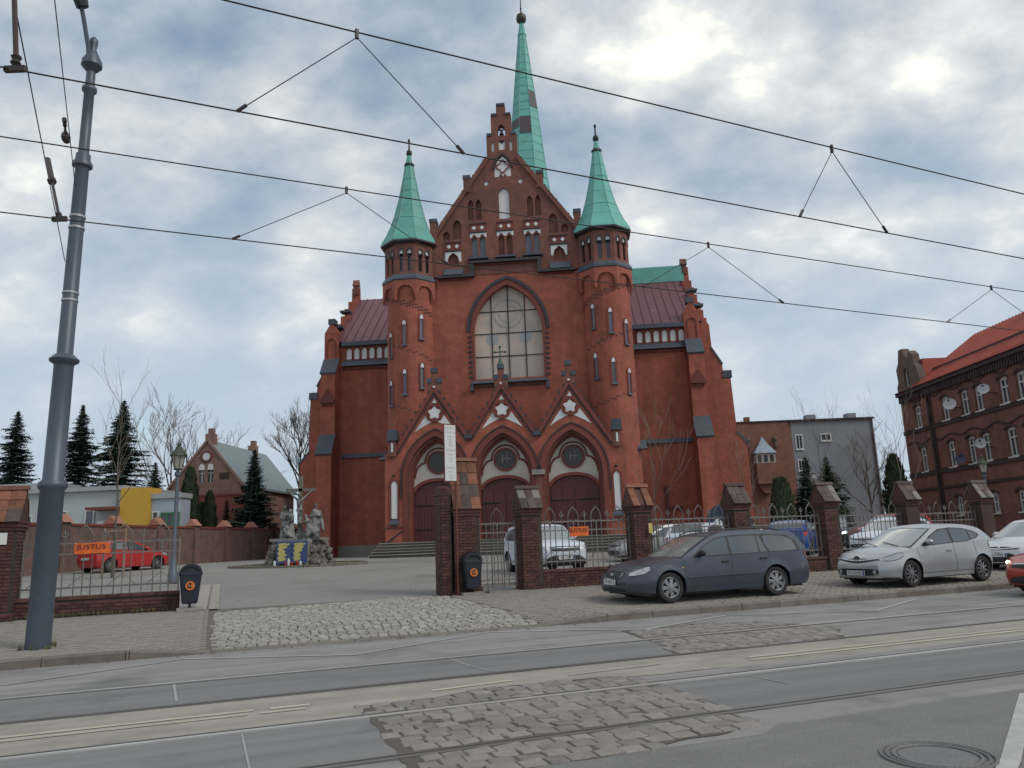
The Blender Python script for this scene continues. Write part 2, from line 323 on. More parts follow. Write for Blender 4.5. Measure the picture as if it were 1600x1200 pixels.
def inside(p, poly):
    c = False; j = len(poly)-1
    for i in range(len(poly)):
        if (poly[i][1] > p[1]) != (poly[j][1] > p[1]) and p[0] < (poly[j][0]-poly[i][0])*(p[1]-poly[i][1])/(poly[j][1]-poly[i][1])+poly[i][0]: c = not c
        j = i
    return c
def lay(poly, t0, dt, ds, meshes, name, parent, zf, skip=.0, wob=.006, slots=(), out=None, tilt=.03):
    lo = min(p[0] for p in poly); hi = max(p[0] for p in poly); t = t0; k = 0; tm = max(p[1] for p in poly); got = []
    while t < tm:
        s = lo+(k % 2)*meshes[0][1]/2+(random.uniform(0, .1) if len(meshes) > 1 else 0)
        while s < hi:
            me, ln_ = random.choice(meshes); s += ln_/2
            if inside((s, t), poly) and not any(a <= t <= b for a, b in slots) and random.random() > skip:
                m = Matrix.Translation((s+random.uniform(-wob, wob), t+random.uniform(-wob, wob)*.7, zf(s, t)+random.uniform(-.006, .006))) @ Matrix.Rotation(random.uniform(-.06, .06), 4, 'Z') @ Matrix.Rotation(random.uniform(-tilt, tilt), 4, 'X') @ Matrix.Rotation(random.uniform(-tilt, tilt), 4, 'Y')
                got.append((t, m, me))
            s += ln_/2+ds
        t += dt; k += 1
    return got
g = lay([(1.38, 5.58), (2.6, 5.56), (4.38, 5.78), (4.6, 7.85), (4.5, 8.5), (3, 8.64), (2.2, 8.45), (1.45, 8.38)], 5.66, .170, .014, SM, 'sett', bed, lambda s, t: -.010, slots=((6.2, 6.42), (7.79, 7.97)), tilt=.05, skip=.01)
g += lay([(5.95, 9.66), (8.9, 9.66), (9.55, 10.6), (9.25, 12.05), (8.3, 12.46), (6.6, 12.36), (6.33, 10.7)], 9.72, .17, .014, SM, 'sett', bed, lambda s, t: -.012, slots=((9.4, 9.68), (11.05, 11.3)), tilt=.04)
g = [x for x in g if not (abs(x[1].translation.x-2.28) < .16 and abs(x[1].translation.y-7.12) < .09)]
for t, m, me in g[:600]:
    link('sett', me, bed, mw=m)
# raised broken sett beside the hole
link('sett', SM[3][0], bed, mw=Matrix.Translation((2.18, 7.28, .012)) @ Matrix.Rotation(.14, 4, 'X'))
# pavement left and right, kerbs, driveway
def wall_top(t): return zg(t)
def drop(s): return 1. if 0 <= s <= 5.85 else max(0, 1+s/1.2) if s < 0 else max(0, 1-(s-5.85)/1.35)
def zpv(s, t): return .12+(t-14.16)*.034-.105*drop(s)*max(0, 1-(t-14.16)/1.6)
def pave(name, m, s_list, dz=0.):
    ts = [14.16, 14.5, 15.0, 15.8, 18.2, 19.9]; n = len(ts)
    return MB().add([(a, t, zpv(a, t)+dz) for a in s_list for t in ts], [(i*n+j, (i+1)*n+j, (i+1)*n+j+1, i*n+j+1) for i in range(len(s_list)-1) for j in range(n-1)]).build(name, m, None, rz=RA, recalc=False)
pvL = struct(pave('pavement_left', PAVEL, [S0, -20, -6, -1.2, -.6, -.08]))
pvR = struct(pave('pavement_right', PAVEL, [5.86, 6.4, 7.2, 12, 30, S1]))
PM = [(MB().box(-.096, .096, -.046, .046, -.02, .018).mesh('paver', PAVER, recalc=False), .192)]
def pslab(s, t): return zpv(s, t)-.006
pl = lay([(-4.6, 14.2), (-.14, 14.2), (-.14, 19.75), (-4.6, 19.85)], 14.3, .101, .009, PM, 'paver', pvL, pslab, wob=.001, tilt=.003)
for i, (t, m, me) in enumerate(pl[:300]): link('paver', me, pvL, mw=m)
def joined(name, m, items, parent, kind='stuff'):
    mb = MB()
    for t, mm, me in items: mb.add([v.co for v in me.vertices], [tuple(p.vertices) for p in me.polygons], mm)
    o = mb.build(name, m, parent, recalc=False); o['kind'] = kind; return o
joined('paver_field', PAVER, pl[300:], pvL)
pr = lay([(5.93, 14.2), (24, 14.2), (24, 19.8), (5.6, 19.8), (5.62, 18.5), (5.85, 15.2)], 14.3, .101, .009, PM, 'paver', pvR, pslab, wob=.001, tilt=.003)
joined('paver_field', PAVER, pr, pvR)
joined('paver_field', PAVER, lay([(-12, 14.2), (-4.62, 14.2), (-4.62, 19.8), (-12, 19.8)], 14.3, .101, .009, PM, 'paver', pvL, pslab, wob=.001, tilt=.003), pvL)
for k in (): MB().box(-.25+k*.09, -.17+k*.09, 15.7, 19.2, .02, .03).build('edging_strip', KERB, pvL).rotation_euler = (0, 0, 0)
drv = struct(pave('driveway', COBJ, [-.08, 1, 3, 5, 5.86], -.004))
def zdr(s, t): return zpv(s, t)-.026
CM = [(stone_mesh('cobble', COB, l, .128+.006*(k % 3), .048, 40+k), l) for k, l in enumerate((.13, .145, .16, .17, .15, .18, .14, .165))]
cob = lay([(-.05, 14.22), (5.8, 14.22), (5.72, 15.2), (5.42, 19.5), (4.4, 19.75), (1.2, 19.2), (-.05, 18.9)], 14.3, .142, .016, CM, 'cobble', drv, zdr, wob=.010, tilt=.05)
for t, m, me in cob[:300]: link('cobble', me, drv, mw=m)
joined('cobble_field', COB, cob[300:], drv)
kr = struct(bpy.data.objects.new('kerb', None)); COL.objects.link(kr); kr.rotation_euler = (0, 0, RA); kr['label'] = 'worn granite kerb along the far side of the road'
def kz(s):
    if s <= -1.2 or s >= 7.2: return .14
    if s < 0: return .14-.11*(s+1.2)/1.2
    if s > 5.85: return .03+.11*(s-5.85)/1.35
    return .03
s = -13.
while s < 40:
    l = 1.2 if -1.25 < s < -.05 else 1.35 if 5.8 < s < 5.9 else random.choice((.95, 1.0, 1.15))
    if s < -1.2 and s+l > -1.2: l = -1.2-s
    elif s < 5.85 and s+l > 5.85 and s > 0: l = 5.85-s
    z0, z1 = kz(s+.004), kz(s+l-.004); j = random.uniform(-.008, .008)
    MB().add([(s+.006, 14.04+j, -.08), (s+l-.006, 14.04+j, -.08), (s+l-.006, 14.19, -.08), (s+.006, 14.19, -.08), (s+.006, 14.04+j, z0-.025), (s+l-.006, 14.04+j, z1-.025), (s+l-.006, 14.07+j, z1), (s+l-.006, 14.19, z1), (s+.006, 14.19, z0), (s+.006, 14.07+j, z0)],
        [(0, 1, 5, 4), (4, 5, 6, 9), (9, 6, 7, 8), (0, 4, 9, 8, 3), (1, 2, 7, 6, 5), (3, 8, 7, 2)]).build('kerb_stone', KERB, kr)
    s += l
# manhole cover
mh = thing('manhole_cover', 'round cast iron manhole cover with concentric rings in the near asphalt', 'manhole cover', W(4.80, 4.45, .004))
CAST = mat('cast_iron_cover', (.17, .165, .16), .6, .3, var=.2, scale=20, bump=.4, bscale=60)
MB().lathe([(.25, 0), (.25, .006)], 40).build('lid', CAST, mh)
for r in (.28, .325, .365): MB().add([(q*cos(2*pi*i/40), q*sin(2*pi*i/40), z) for q, z in ((r-.013, .004), (r-.009, .014), (r+.009, .014), (r+.013, .004)) for i in range(40)], [(j*40+i, j*40+(i+1) % 40, (j+1)*40+(i+1) % 40, (j+1)*40+i) for j in range(3) for i in range(40)]).build('ring', CAST, mh)
# yard surfaces
struct(sheet('lawn', GRASS, [[(-30, 21.5, .385), (-1.2, 21.5, .385), (-1.0, 24.4, .485), (-30, 24.4, .485)], [(-40, 25.6, .52), (-6, 26.2, .535), (-8.5, 33, .69), (-12, 42, .89), (-40, 42, .89)]]))
struct(sheet('path', PALEC, [[(-30, 24.4, .49), (-1.0, 24.4, .49), (-.9, 25.6, .525), (-30, 25.6, .525)]]))
struct(sheet('drive_edge', PALEC, [[(-.42, 19.6, .335), (-.14, 19.6, .335), (-.06, 27.5, .588), (-.36, 27.5, .588)], [(-.10, 19.6, .335), (.12, 19.6, .335), (.2, 27.5, .588), (-.02, 27.5, .588)]]))
# ---------------------------------------------------------------- church (x along the front, y into depth, z up)
church = thing('church', 'large red brick church with three portals, twin turrets and green copper spires', 'church', (-.12, 49, .95), radians(-4.5))
def pointed(cx, hw, z0, spring, rise, n=7):
    c = max(0, (rise*rise-hw*hw)/(2*hw)); R = hw+c; a1 = atan2(rise, c)
    r = [(cx-c+R*cos(a1*i/n), spring+R*sin(a1*i/n)) for i in range(n+1)]
    return [(cx-hw, z0), (cx+hw, z0)]+r+[(2*cx-x, z) for x, z in reversed(r[:-1])]
def aring(cx, h0, h1, z0, sp, r0, r1, n=9):
    a = pointed(cx, h0, z0, sp, r0, n); b = pointed(cx, h1, z0, sp, r1, n)
    return b[1:]+[b[0]]+[a[0]]+a[:0:-1]          # open-bottomed arch band
def circ(cx, cz, r, n=20): return [(cx+r*cos(2*pi*i/n), cz+r*sin(2*pi*i/n)) for i in range(n)]
def rect(x0, x1, z0, z1): return [(x0, z0), (x1, z0), (x1, z1), (x0, z1)]
def dia(cx, cz, r): return [(cx-r, cz), (cx, cz-r), (cx+r, cz), (cx, cz+r)]
def pp(name, m, par, poly, y0, y1, holes=()): return MB().plate(poly, holes, y0, y1).build(name, m, par)
def bar2(mb, a, b, w, y0, y1):
    (x0, z0), (x1, z1) = a, b; l = sqrt((x1-x0)**2+(z1-z0)**2); nx, nz = -(z1-z0)/l*w/2, (x1-x0)/l*w/2
    return mb.prism([(x0-nx, z0-nz), (x1-nx, z1-nz), (x1+nx, z1+nz), (x0+nx, z0+nz)], y0, y1)
C = church
# main front wall with the great window
warch = pointed(0, 2.24, 11.0, 14.1, 3.2, 12)
fw = pp('front_wall', CH, C, [(-6.4, -.3), (6.4, -.3), (6.4, 18.0), (2.25, 18.0), (2.25, 18.9), (-2.25, 18.9), (-2.25, 18.0), (-6.4, 18.0)], 0, .8, [warch])
pp('window_arch', GLZ, C, aring(0, 2.52, 2.72, 14.2, 14.2, 3.5, 3.72, 14), -.10, .0)
pp('window_arch_brick', TRIM, C, aring(0, 2.24, 2.5, 11.0, 14.1, 3.2, 3.48, 14), -.05, .12)
for sgn in (-1, 1):
    for k in range(9): MB().box(sgn*2.52-.14, sgn*2.52+.14, -.07, -.0, 11.1+k*.34, 11.2+k*.34).build('header_brick', GLZ, fw)
gw = thing('great_window', '', ''); [gw.__delitem__(k) for k in ('label', 'category')]; gw.parent = C
PANE = mat('milky_window_pane', (.52, .42, .35), .7, var=.12, scale=.9, stain=((.40, .36, .32), .55, .45, .62))
cols = [-2.3, -1.11, 0, 1.11, 2.3]; rows = [10.98, 12.55, 14.1, 15.6, 17.35]
for i in range(4):
    for j in range(4): MB().box(cols[i]+.03, cols[i+1]-.03, .42+.004*((i+j) % 3), .45, rows[j]+.03, rows[j+1]-.03).build('pane', PANE, gw)
for x in cols[1:4]: bx('mullion', IRON, gw, x-.03, x+.03, .36, .47, 10.98, 17.35)
for z in rows[1:4]: bx('glazing_bar', IRON, gw, -2.3, 2.3, .38, .465, z-.025, z+.025)
# tracery seen through the protective glass
tr = MB()
for r in (.95, .6): tr.add([(q*cos(2*pi*i/28), y, 15.45+q*sin(2*pi*i/28)) for q, y in ((r-.05, .40), (r+.05, .40)) for i in range(28)], [(i, (i+1) % 28, 28+(i+1) % 28, 28+i) for i in range(28)])
tr.build('rose_tracery', mat('tracery_shade', (.34, .325, .31), .6, var=.1), gw, recalc=False)
tr = MB()
for cx in (-1.11, 1.11):
    tr = MB(); tr.add([(cx+.42*cos(2*pi*i/20), .413, 13.75+.42*sin(2*pi*i/20)) for i in range(20)], [tuple(range(20))])
    tr.build('tracery_light', MT.get('bluish_glass') or mat('bluish_glass', (.30, .31, .33), .5, var=.1), gw, recalc=False)
mb = MB().prism([(-.32, 10.66), (.3, 10.66), (.3, 11.06), (-.28, 10.74)], -2.5, 2.45, 'x'); mb.build('window_sill', SLATE, C)
for sgn in (-1, 1): bx('sill_end', SLATE, C, sgn*2.45-.1, sgn*2.45+.1, -.25, -.002, 10.2, 10.66)
mb = MB()
for k in range(26): mb.box(-2.2+k*.17, -2.12+k*.17, -.1, -.002, 10.42, 10.55)
mb.build('dentil_course', GLZ, C)['kind'] = 'stuff'
# cornice stepping over the window
co = MB().box(-4.6, -2.1, -.3, .3, 17.95, 18.12).box(-2.35, 2.35, -.3, .3, 18.85, 19.02).box(2.1, 4.6, -.3, .3, 17.95, 18.12).box(-2.37, -2.12, -.28, .1, 18.0, 18.96).box(2.12, 2.37, -.28, .1, 18.0, 18.96)
co.build('stepped_cornice', GLZ, C)
mb = MB()
for a, b, z in ((-4.5, -2.4, 17.8), (-2.1, 2.1, 18.7), (2.4, 4.5, 17.8)):
    for k in range(int((b-a)/.14)): mb.box(a+k*.14, a+k*.14+.07, -.14, -.002, z, z+.13)
mb.build('dentil_course', TRIM, C)['kind'] = 'stuff'
# weathered gable with blind tracery
gx = .05
def mir(pts): return pts+[(2*gx-x, z) for x, z in reversed(pts)]
gout = mir([(-5.1, 18.1), (-5.1, 20.6), (-1.0, 26.4), (-1.0, 28.1), (-.66, 28.1), (-.66, 29.6), (-.26, 29.6), (-.26, 30.35)][::1])
holes = [pointed(gx, .26, 28.05, 28.5, .42, 4), pointed(gx, .36, 21.95, 23.7, .5, 5)]
for s in (-1, 1):
    for d in (-.27, .27): holes += [pointed(gx+s*1.82+d, .2, 19.3, 20.45, .34, 4), pointed(gx+s*2.02+d, .2, 22.0, 23.05, .45, 4)]
    holes += [pointed(gx+s*3.25, .3, 20.7, 21.6, .5, 4), pointed(gx+s*4.0, .24, 20.7, 21.0, .3, 4), pointed(gx+s*3.55, .36, 18.75, 19.2, .55, 5)]
    holes += [dia(gx+s*1.17, 24.6, .2), rect(gx+s*.62-.09, gx+s*.62+.09, 26.9, 27.6)]
for d in (-.27, .27): holes.append(pointed(gx+d, .2, 19.3, 20.45, .34, 4))
holes += [rect(gx-.22, gx+.22, 27.0, 27.7)]
gable = pp('gable', CHD, C, gout, -.04, .5, holes)
back = pp('gable_backing', CHD, C, mir([(-4.9, 18.1), (-4.9, 20.3), (-.95, 26.0), (-.95, 27.9)]), .18, .5+.003)
for (x, w, z0, z1) in ((0, .35, 21.95, 24.25),): pp('white_niche', WHT, gable, pointed(gx, w, z0, 23.7, .5, 5), .1, .17)
for s in (-1, 1):
    pp('white_lozenge', WHT, gable, dia(gx+s*1.17, 24.6, .19), .02, .17); pp('white_slot', WHT, gable, rect(gx+s*.62-.088, gx+s*.62+.088, 26.9, 27.6), .04, .17)
    for d in (-.27, .27): pp('lancet_window', LEAD, gable, pointed(gx+s*1.82+d, .198, 19.3, 20.45, .34, 4), .12, .17)
pp('white_slot', WHT, gable, [(gx-.215, 27.0), (gx+.215, 27.0), (gx+.215, 27.7), (gx, 27.45), (gx-.215, 27.7)], .04, .17)
q = [(gx-.55, 25.0), (gx-.3, 25.0), (gx-.15, 25.25), (gx, 25.0), (gx+.15, 25.25), (gx+.3, 25.0), (gx+.55, 25.0), (gx+.55, 25.65), (gx+.3, 26.2), (gx, 26.5), (gx-.3, 26.2), (gx-.55, 25.65)]
pp('white_panel', WHT, gable, q, -.06, -.041)
qf = lambda R: [(gx+R*(1+.22*cos(4*a))*cos(a), 25.72+R*(1+.22*cos(4*a))*sin(a)) for a in [2*pi*i/32 for i in range(32)]]
pp('quatrefoil', TRIM, gable, qf(.42), -.13, -.061, [qf(.33)[::-1]])
pp('panel_hood', GLZ, gable, aring(gx, .58, .68, 25.6, 25.6, .95, 1.08, 7), -.16, -.04)
for cx, z0, w in ((gx, 21.1, 1.1), (gx-1.82, 21.1, 1.1), (gx+1.82, 21.1, 1.1), (gx-3.55, 19.88, 1.1), (gx+3.55, 19.88, 1.1)):
    f = pp('frieze_panel', TRIM, gable, rect(cx-w/2, cx+w/2, z0, z0+.6), -.09, -.041)
    for d in (-.27, .27): pp('white_lozenge', WHT, f, dia(cx+d, z0+.3, .15), -.12, -.091)
    for e in (0, .6): bx('frieze_edge', GLZ, f, cx-w/2-.04, cx+w/2+.04, -.14, -.092, z0+e-.03, z0+e+.03)
    if z0 > 20: pp('white_band', WHT, gable, [(cx-.56, 20.72), (cx-.56, 21.04), (cx+.56, 21.04), (cx+.56, 20.72), (cx+.48, 20.72), (cx+.27, 20.98), (cx+.06, 20.72), (cx-.06, 20.72), (cx-.27, 20.98), (cx-.48, 20.72)], -.07, -.041)
    else: pp('white_band', WHT, gable, [(cx-.54, 19.1), (cx-.54, 19.82), (cx+.54, 19.82), (cx+.54, 19.1), (cx+.42, 19.1), (cx+.3, 19.5), (cx, 19.76), (cx-.3, 19.5), (cx-.42, 19.1)], -.07, -.041)
    MB().prism([(-.36, z0-1.96 if z0 > 20 else 18.13), (-.05, z0-1.96 if z0 > 20 else 18.13), (-.05, z0-1.72 if z0 > 20 else 18.62), ], cx-.66, cx+.66, 'x').build('slate_sill', SLATE, gable)
cop = MB()
for s in (-1, 1):
    bar2(cop, (gx+s*5.05, 20.62), (gx+s*1.0, 26.45), .3, -.2, .6)
cop.build('gable_coping', CHD, C)
for s in (-1, 1):
    for x0, z0, z1 in ((4.87, 20.3, 22.0), (2.5, 24.0, 25.0)):
        pn = bx('pinnacle', CHD, C, gx+s*x0-.22, gx+s*x0+.22, -.18, .5, z0, z1); bx('slate_cap', SLATE, pn, gx+s*x0-.26, gx+s*x0+.26, -.22, .54, z1, z1+.24)
    for k in range(5):
        u = 4.3-k*.75; bx('crocket', GLZ, gable, gx+s*u-.07, gx+s*u+.07, -.1, .1, 20.62+(5.05-u)*1.44+.12, 20.62+(5.05-u)*1.44+.34)
    bx('slate_cap', SLATE, gable, gx+s*.84-.19, gx+s*.84+.19, -.1, .56, 28.1, 28.28); bx('slate_cap', SLATE, gable, gx+s*.47-.21, gx+s*.47+.21, -.1, .56, 29.6, 29.76)
bx('slate_cap', SLATE, gable, gx-.3, gx+.3, -.1, .56, 30.35, 30.5)
bell = MB().lathe([(.01, .34), (.06, .33), (.09, .25), (.11, .12), (.17, .02), (.175, 0)], 14, (gx, .2, 28.25)).build('bell', BRONZE, C, True)
bx('yoke', IRON, bell, gx-.26, gx+.26, .15, .25, 28.59, 28.64); MB().ball((gx, .2, 28.24), .05).build('clapper', IRON, bell)
# nave and transept behind
MB().prism([(-5.6, -.3), (5.6, -.3), (5.6, 17.9), (0, 25.2), (-5.6, 17.9)], .9, 30).build('nave', MAROON, C)
TV = 5.0
tw = pp('transept_wall', CH, C, rect(-13.3, 13.3, -.3, 15.05), TV, TV+.7)
MB().prism([(TV-.25, 15.34), (TV+12.4, 15.34), (TV+6.2, 20.6)], -13.35, 13.35, 'x').build('transept_roof', MAROON, C)
for s in (-1, 1):
    for k in range(9):
        u = s*(8.1+k*.62)
        MB().prism([(TV-.2, 15.40), (TV+6.2, 20.60), (TV+6.2, 20.66), (TV-.2, 15.46)], u-.02, u+.02, 'x').build('roof_seam', MAROON, C)
    a, b = (7.8, 12.3) if s > 0 else (-12.6, -7.8)
    bx('eave_board', SLATE, C, a, b, TV-.32, TV-.002, 15.02, 15.33)
    MB().prism([(TV-.34, 13.52), (TV-.002, 13.52), (TV-.002, 13.98), (TV-.3, 13.62)], a, b, 'x').build('slate_ledge', SLATE, C)
    MB().prism([(TV-.16, 6.86), (TV-.002, 6.86), (TV-.002, 7.16), (TV-.14, 6.94)], a, b, 'x').build('string_course', SLATE, C)
    for k in range(6):
        cx = (a+.55+k*.63) if s < 0 else (b-.55-k*.63)
        if s < 0: cx = -12.1+k*.56
        else: cx = 11.85-k*.58
        pp('white_niche', WHT, C, pointed(cx, .19, 14.06, 14.62, .26, 4), TV-.03, TV-.002); pp('niche_arch', TRIM, C, aring(cx, .195, .27, 14.06, 14.62, .27, .36, 4), TV-.09, TV-.003)
    mb = MB()
    for k in range(int((b-a)/.3)): mb.prism(pointed(a+.15+k*.3, .12, 13.28, 13.36, .14, 3), TV-.12, TV-.002)
    mb.build('corbel_table', TRIM, C)['kind'] = 'stuff'
    # gable end parapet, seen edge on
    go = [(TV-.1, -.3), (TV+12.2, -.3), (TV+12.2, 15.4)]
    n = 6
    for k in range(n): go += [(TV+12.2-k*6.0/n, 15.6+k*5.4/n), (TV+12.2-(k+1)*6.0/n, 15.9+k*5.4/n)]
    go += [(TV+6.1, 21.6)]
    for k in reversed(range(n)): go += [(TV+(k+1)*6.0/n, 15.9+k*5.4/n), (TV+k*6.0/n, 15.6+k*5.4/n)]
    u0, u1 = (13.0, 13.7) if s > 0 else (-13.7, -13.0)
    ge = MB().prism(go, u0, u1, 'x').build('gable_end', CH, C)
    um = (u0+u1)/2; pk = MB().box(um-.2, um+.2, TV+5.9, TV+6.3, 21.0, 21.75).prism([(TV+5.8, 21.75), (TV+6.4, 21.75), (TV+6.1, 22.3)], um-.26, um+.26, 'x').build('pinnacle', CHD, ge)
    for k in (1, 3): bx('parapet_cap', SLATE, ge, u0-.04, u1+.04, TV+k*1.0-.1, TV+k*1.0+.6, 15.9+k*.9, 16.06+k*.9)
    # corner buttress towards the street
    c0, c1 = (12.05, 13.1) if s > 0 else (-13.85, -12.8)
    cb = MB().prism([(TV-1.9, -.3), (TV-1.9, 7.1), (TV-1.1, 8.4), (TV-1.1, 12.95), (TV-.35, 14.0), (TV-.35, 16.0), (TV+.3, 16.0), (TV+.3, -.3)], c0, c1, 'x').build('buttress', CH, C)
    MB().prism([(TV-2.0, 7.0), (TV-1.94, 6.9), (TV-1.04, 8.36), (TV-1.1, 8.46)], c0-.06, c1+.06, 'x').build('slate_weathering', SLATE, cb)
    MB().prism([(TV-1.2, 12.9), (TV-1.14, 12.8), (TV-.3, 13.98), (TV-.36, 14.08)], c0-.06, c1+.06, 'x').build('slate_weathering', SLATE, cb)
    m = (c0+c1)/2
    pp('gablet', TRIM, cb, [(m-.5, 10.7), (m+.5, 10.7), (m+.5, 10.95), (m, 11.7), (m-.5, 10.95)], TV-1.3, TV-1.101); 
    mb = MB()
    for k in range(5): mb.box(m-.4+k*.18, m-.32+k*.18, TV-1.26, TV-1.101, 10.5, 10.7)
    mb.build('dentil_course', TRIM, cb)['kind'] = 'stuff'
    pp('gablet_top', CH, cb, [(c0, 16.0), (c1, 16.0), (m, 16.9)], TV-.36, TV+.3); pp('blind_niche', TRIM, cb, aring(m, .28, .36, 14.2, 15.2, .35, .45, 5), TV-.42, TV-.351)
    bx('slate_cap', SLATE, cb, m-.25, m+.25, TV-.4, TV+.3, 16.7, 17.1)
    # stepped side buttress
    sb = [(12.9, -.3), (15.7, -.3), (15.7, 6.7), (15.1, 7.4), (15.0, 11.2), (14.55, 11.25), (14.5, 12.3), (13.9, 13.4), (13.85, 15.1), (13.4, 15.9), (12.9, 15.9)]
    sb = [(s*x, z) for x, z in sb]
    so_ = MB().prism(sb, TV+.1, TV+1.5).build('side_buttress', CH, C)
    MB().prism([(s*15.8, 6.65), (s*15.72, 6.55), (s*15.0, 7.42), (s*15.08, 7.5)], TV+.05, TV+1.55).build('slate_weathering', SLATE, so_)
    MB().box(*sorted((s*14.45, s*15.1)), TV+.04, TV+1.56, 11.25, 11.75).build('slate_cap', SLATE, so_)
    MB().prism([(s*14.58, 12.25), (s*14.5, 12.15), (s*13.8, 13.42), (s*13.88, 13.52)], TV+.05, TV+1.55).build('slate_weathering', SLATE, so_)
bx('ridge_cap_roof', COPPER, C, 8.2, 13.3, TV+5.9, TV+6.5, 20.4, 21.7)
bx('plinth', STONE, C, -13.5, 13.5, TV-.1, TV-.003, -.4, .75)
# spire over the crossing
sx, sy = 1.15, 14.0
prof = [(2.35, 26), (2.0, 29.95), (1.76, 31.7), (1.5, 34.6), (1.21, 37.5), (.79, 41.6), (.34, 45.7), (.15, 46.95)]
spi = MB().lathe(prof, 8, (sx, sy, 0), pi/8).build('spire', COPPER, C)
def rat(h):
    for (r0, z0), (r1, z1) in zip(prof, prof[1:]):
        if z0 <= h <= z1: return r0+(r1-r0)*(h-z0)/(z1-z0)
mb = MB()
for k in range(8):
    a = pi/8+k*pi/4; mb.tube([(sx+r*cos(a), sy+r*sin(a), z) for r, z in prof], .035, 4)
mb.build('hip_roll', COPPER, spi)
mb = MB(); h = 27.0
while h < 45.5: mb.lathe([(rat(h)+.012, h), (rat(h+.05)+.012, h+.05)], 8, (sx, sy, 0), pi/8, caps=False); h += .82
mb.build('sheet_seam', mat('copper_seam', (.06, .23, .20), .6, var=.1), spi)
mb = MB().lathe([(.36, 45.55), (.42, 45.65), (.42, 45.75), (.34, 45.85)], 8, (sx, sy, 0), pi/8); mb.build('collar', COPPER, spi)
DPATCH = mat('bare_sheet_patch', (.075, .06, .065), .55, var=.15)
for face, h0, h1 in ((-2, 35.3, 37.0), (-1, 38.0, 39.7), (-3, 36.0, 36.9)):
    a0, a1 = pi/8+(face-1)*pi/4, pi/8+face*pi/4
    if face == -2: a0, a1 = -pi/2-pi/8, -pi/2+pi/8
    elif face == -1: a0, a1 = -pi/2+pi/8, -pi/2+3*pi/8
    else: a0, a1 = -pi/2-3*pi/8, -pi/2-pi/8
    e = .03; MB().add([(sx+(rat(z)+e)*cos(a), sy+(rat(z)+e)*sin(a), z) for a, z in ((a0, h0), (a1, h0), (a1, h1), (a0, h1))], [(0, 1, 2, 3)]).build('bare_patch', DPATCH, spi, recalc=False)
MB().lathe([(.15, 46.9), (.42, 47.15), (.47, 47.45), (.42, 47.75), (.12, 47.98)], 12, (sx, sy, 0)).build('finial_ball', BRONZE, spi, True)
MB().lathe([(.09, 47.9), (.06, 48.4), (.1, 48.5), (.05, 48.6), (.025, 50.6)], 8, (sx, sy, 0)).build('finial_rod', IRON, spi)
MB().lathe([(2.5, 18), (2.5, 26)], 8, (sx, sy, 0), pi/8).build('spire_drum', CHD, C)
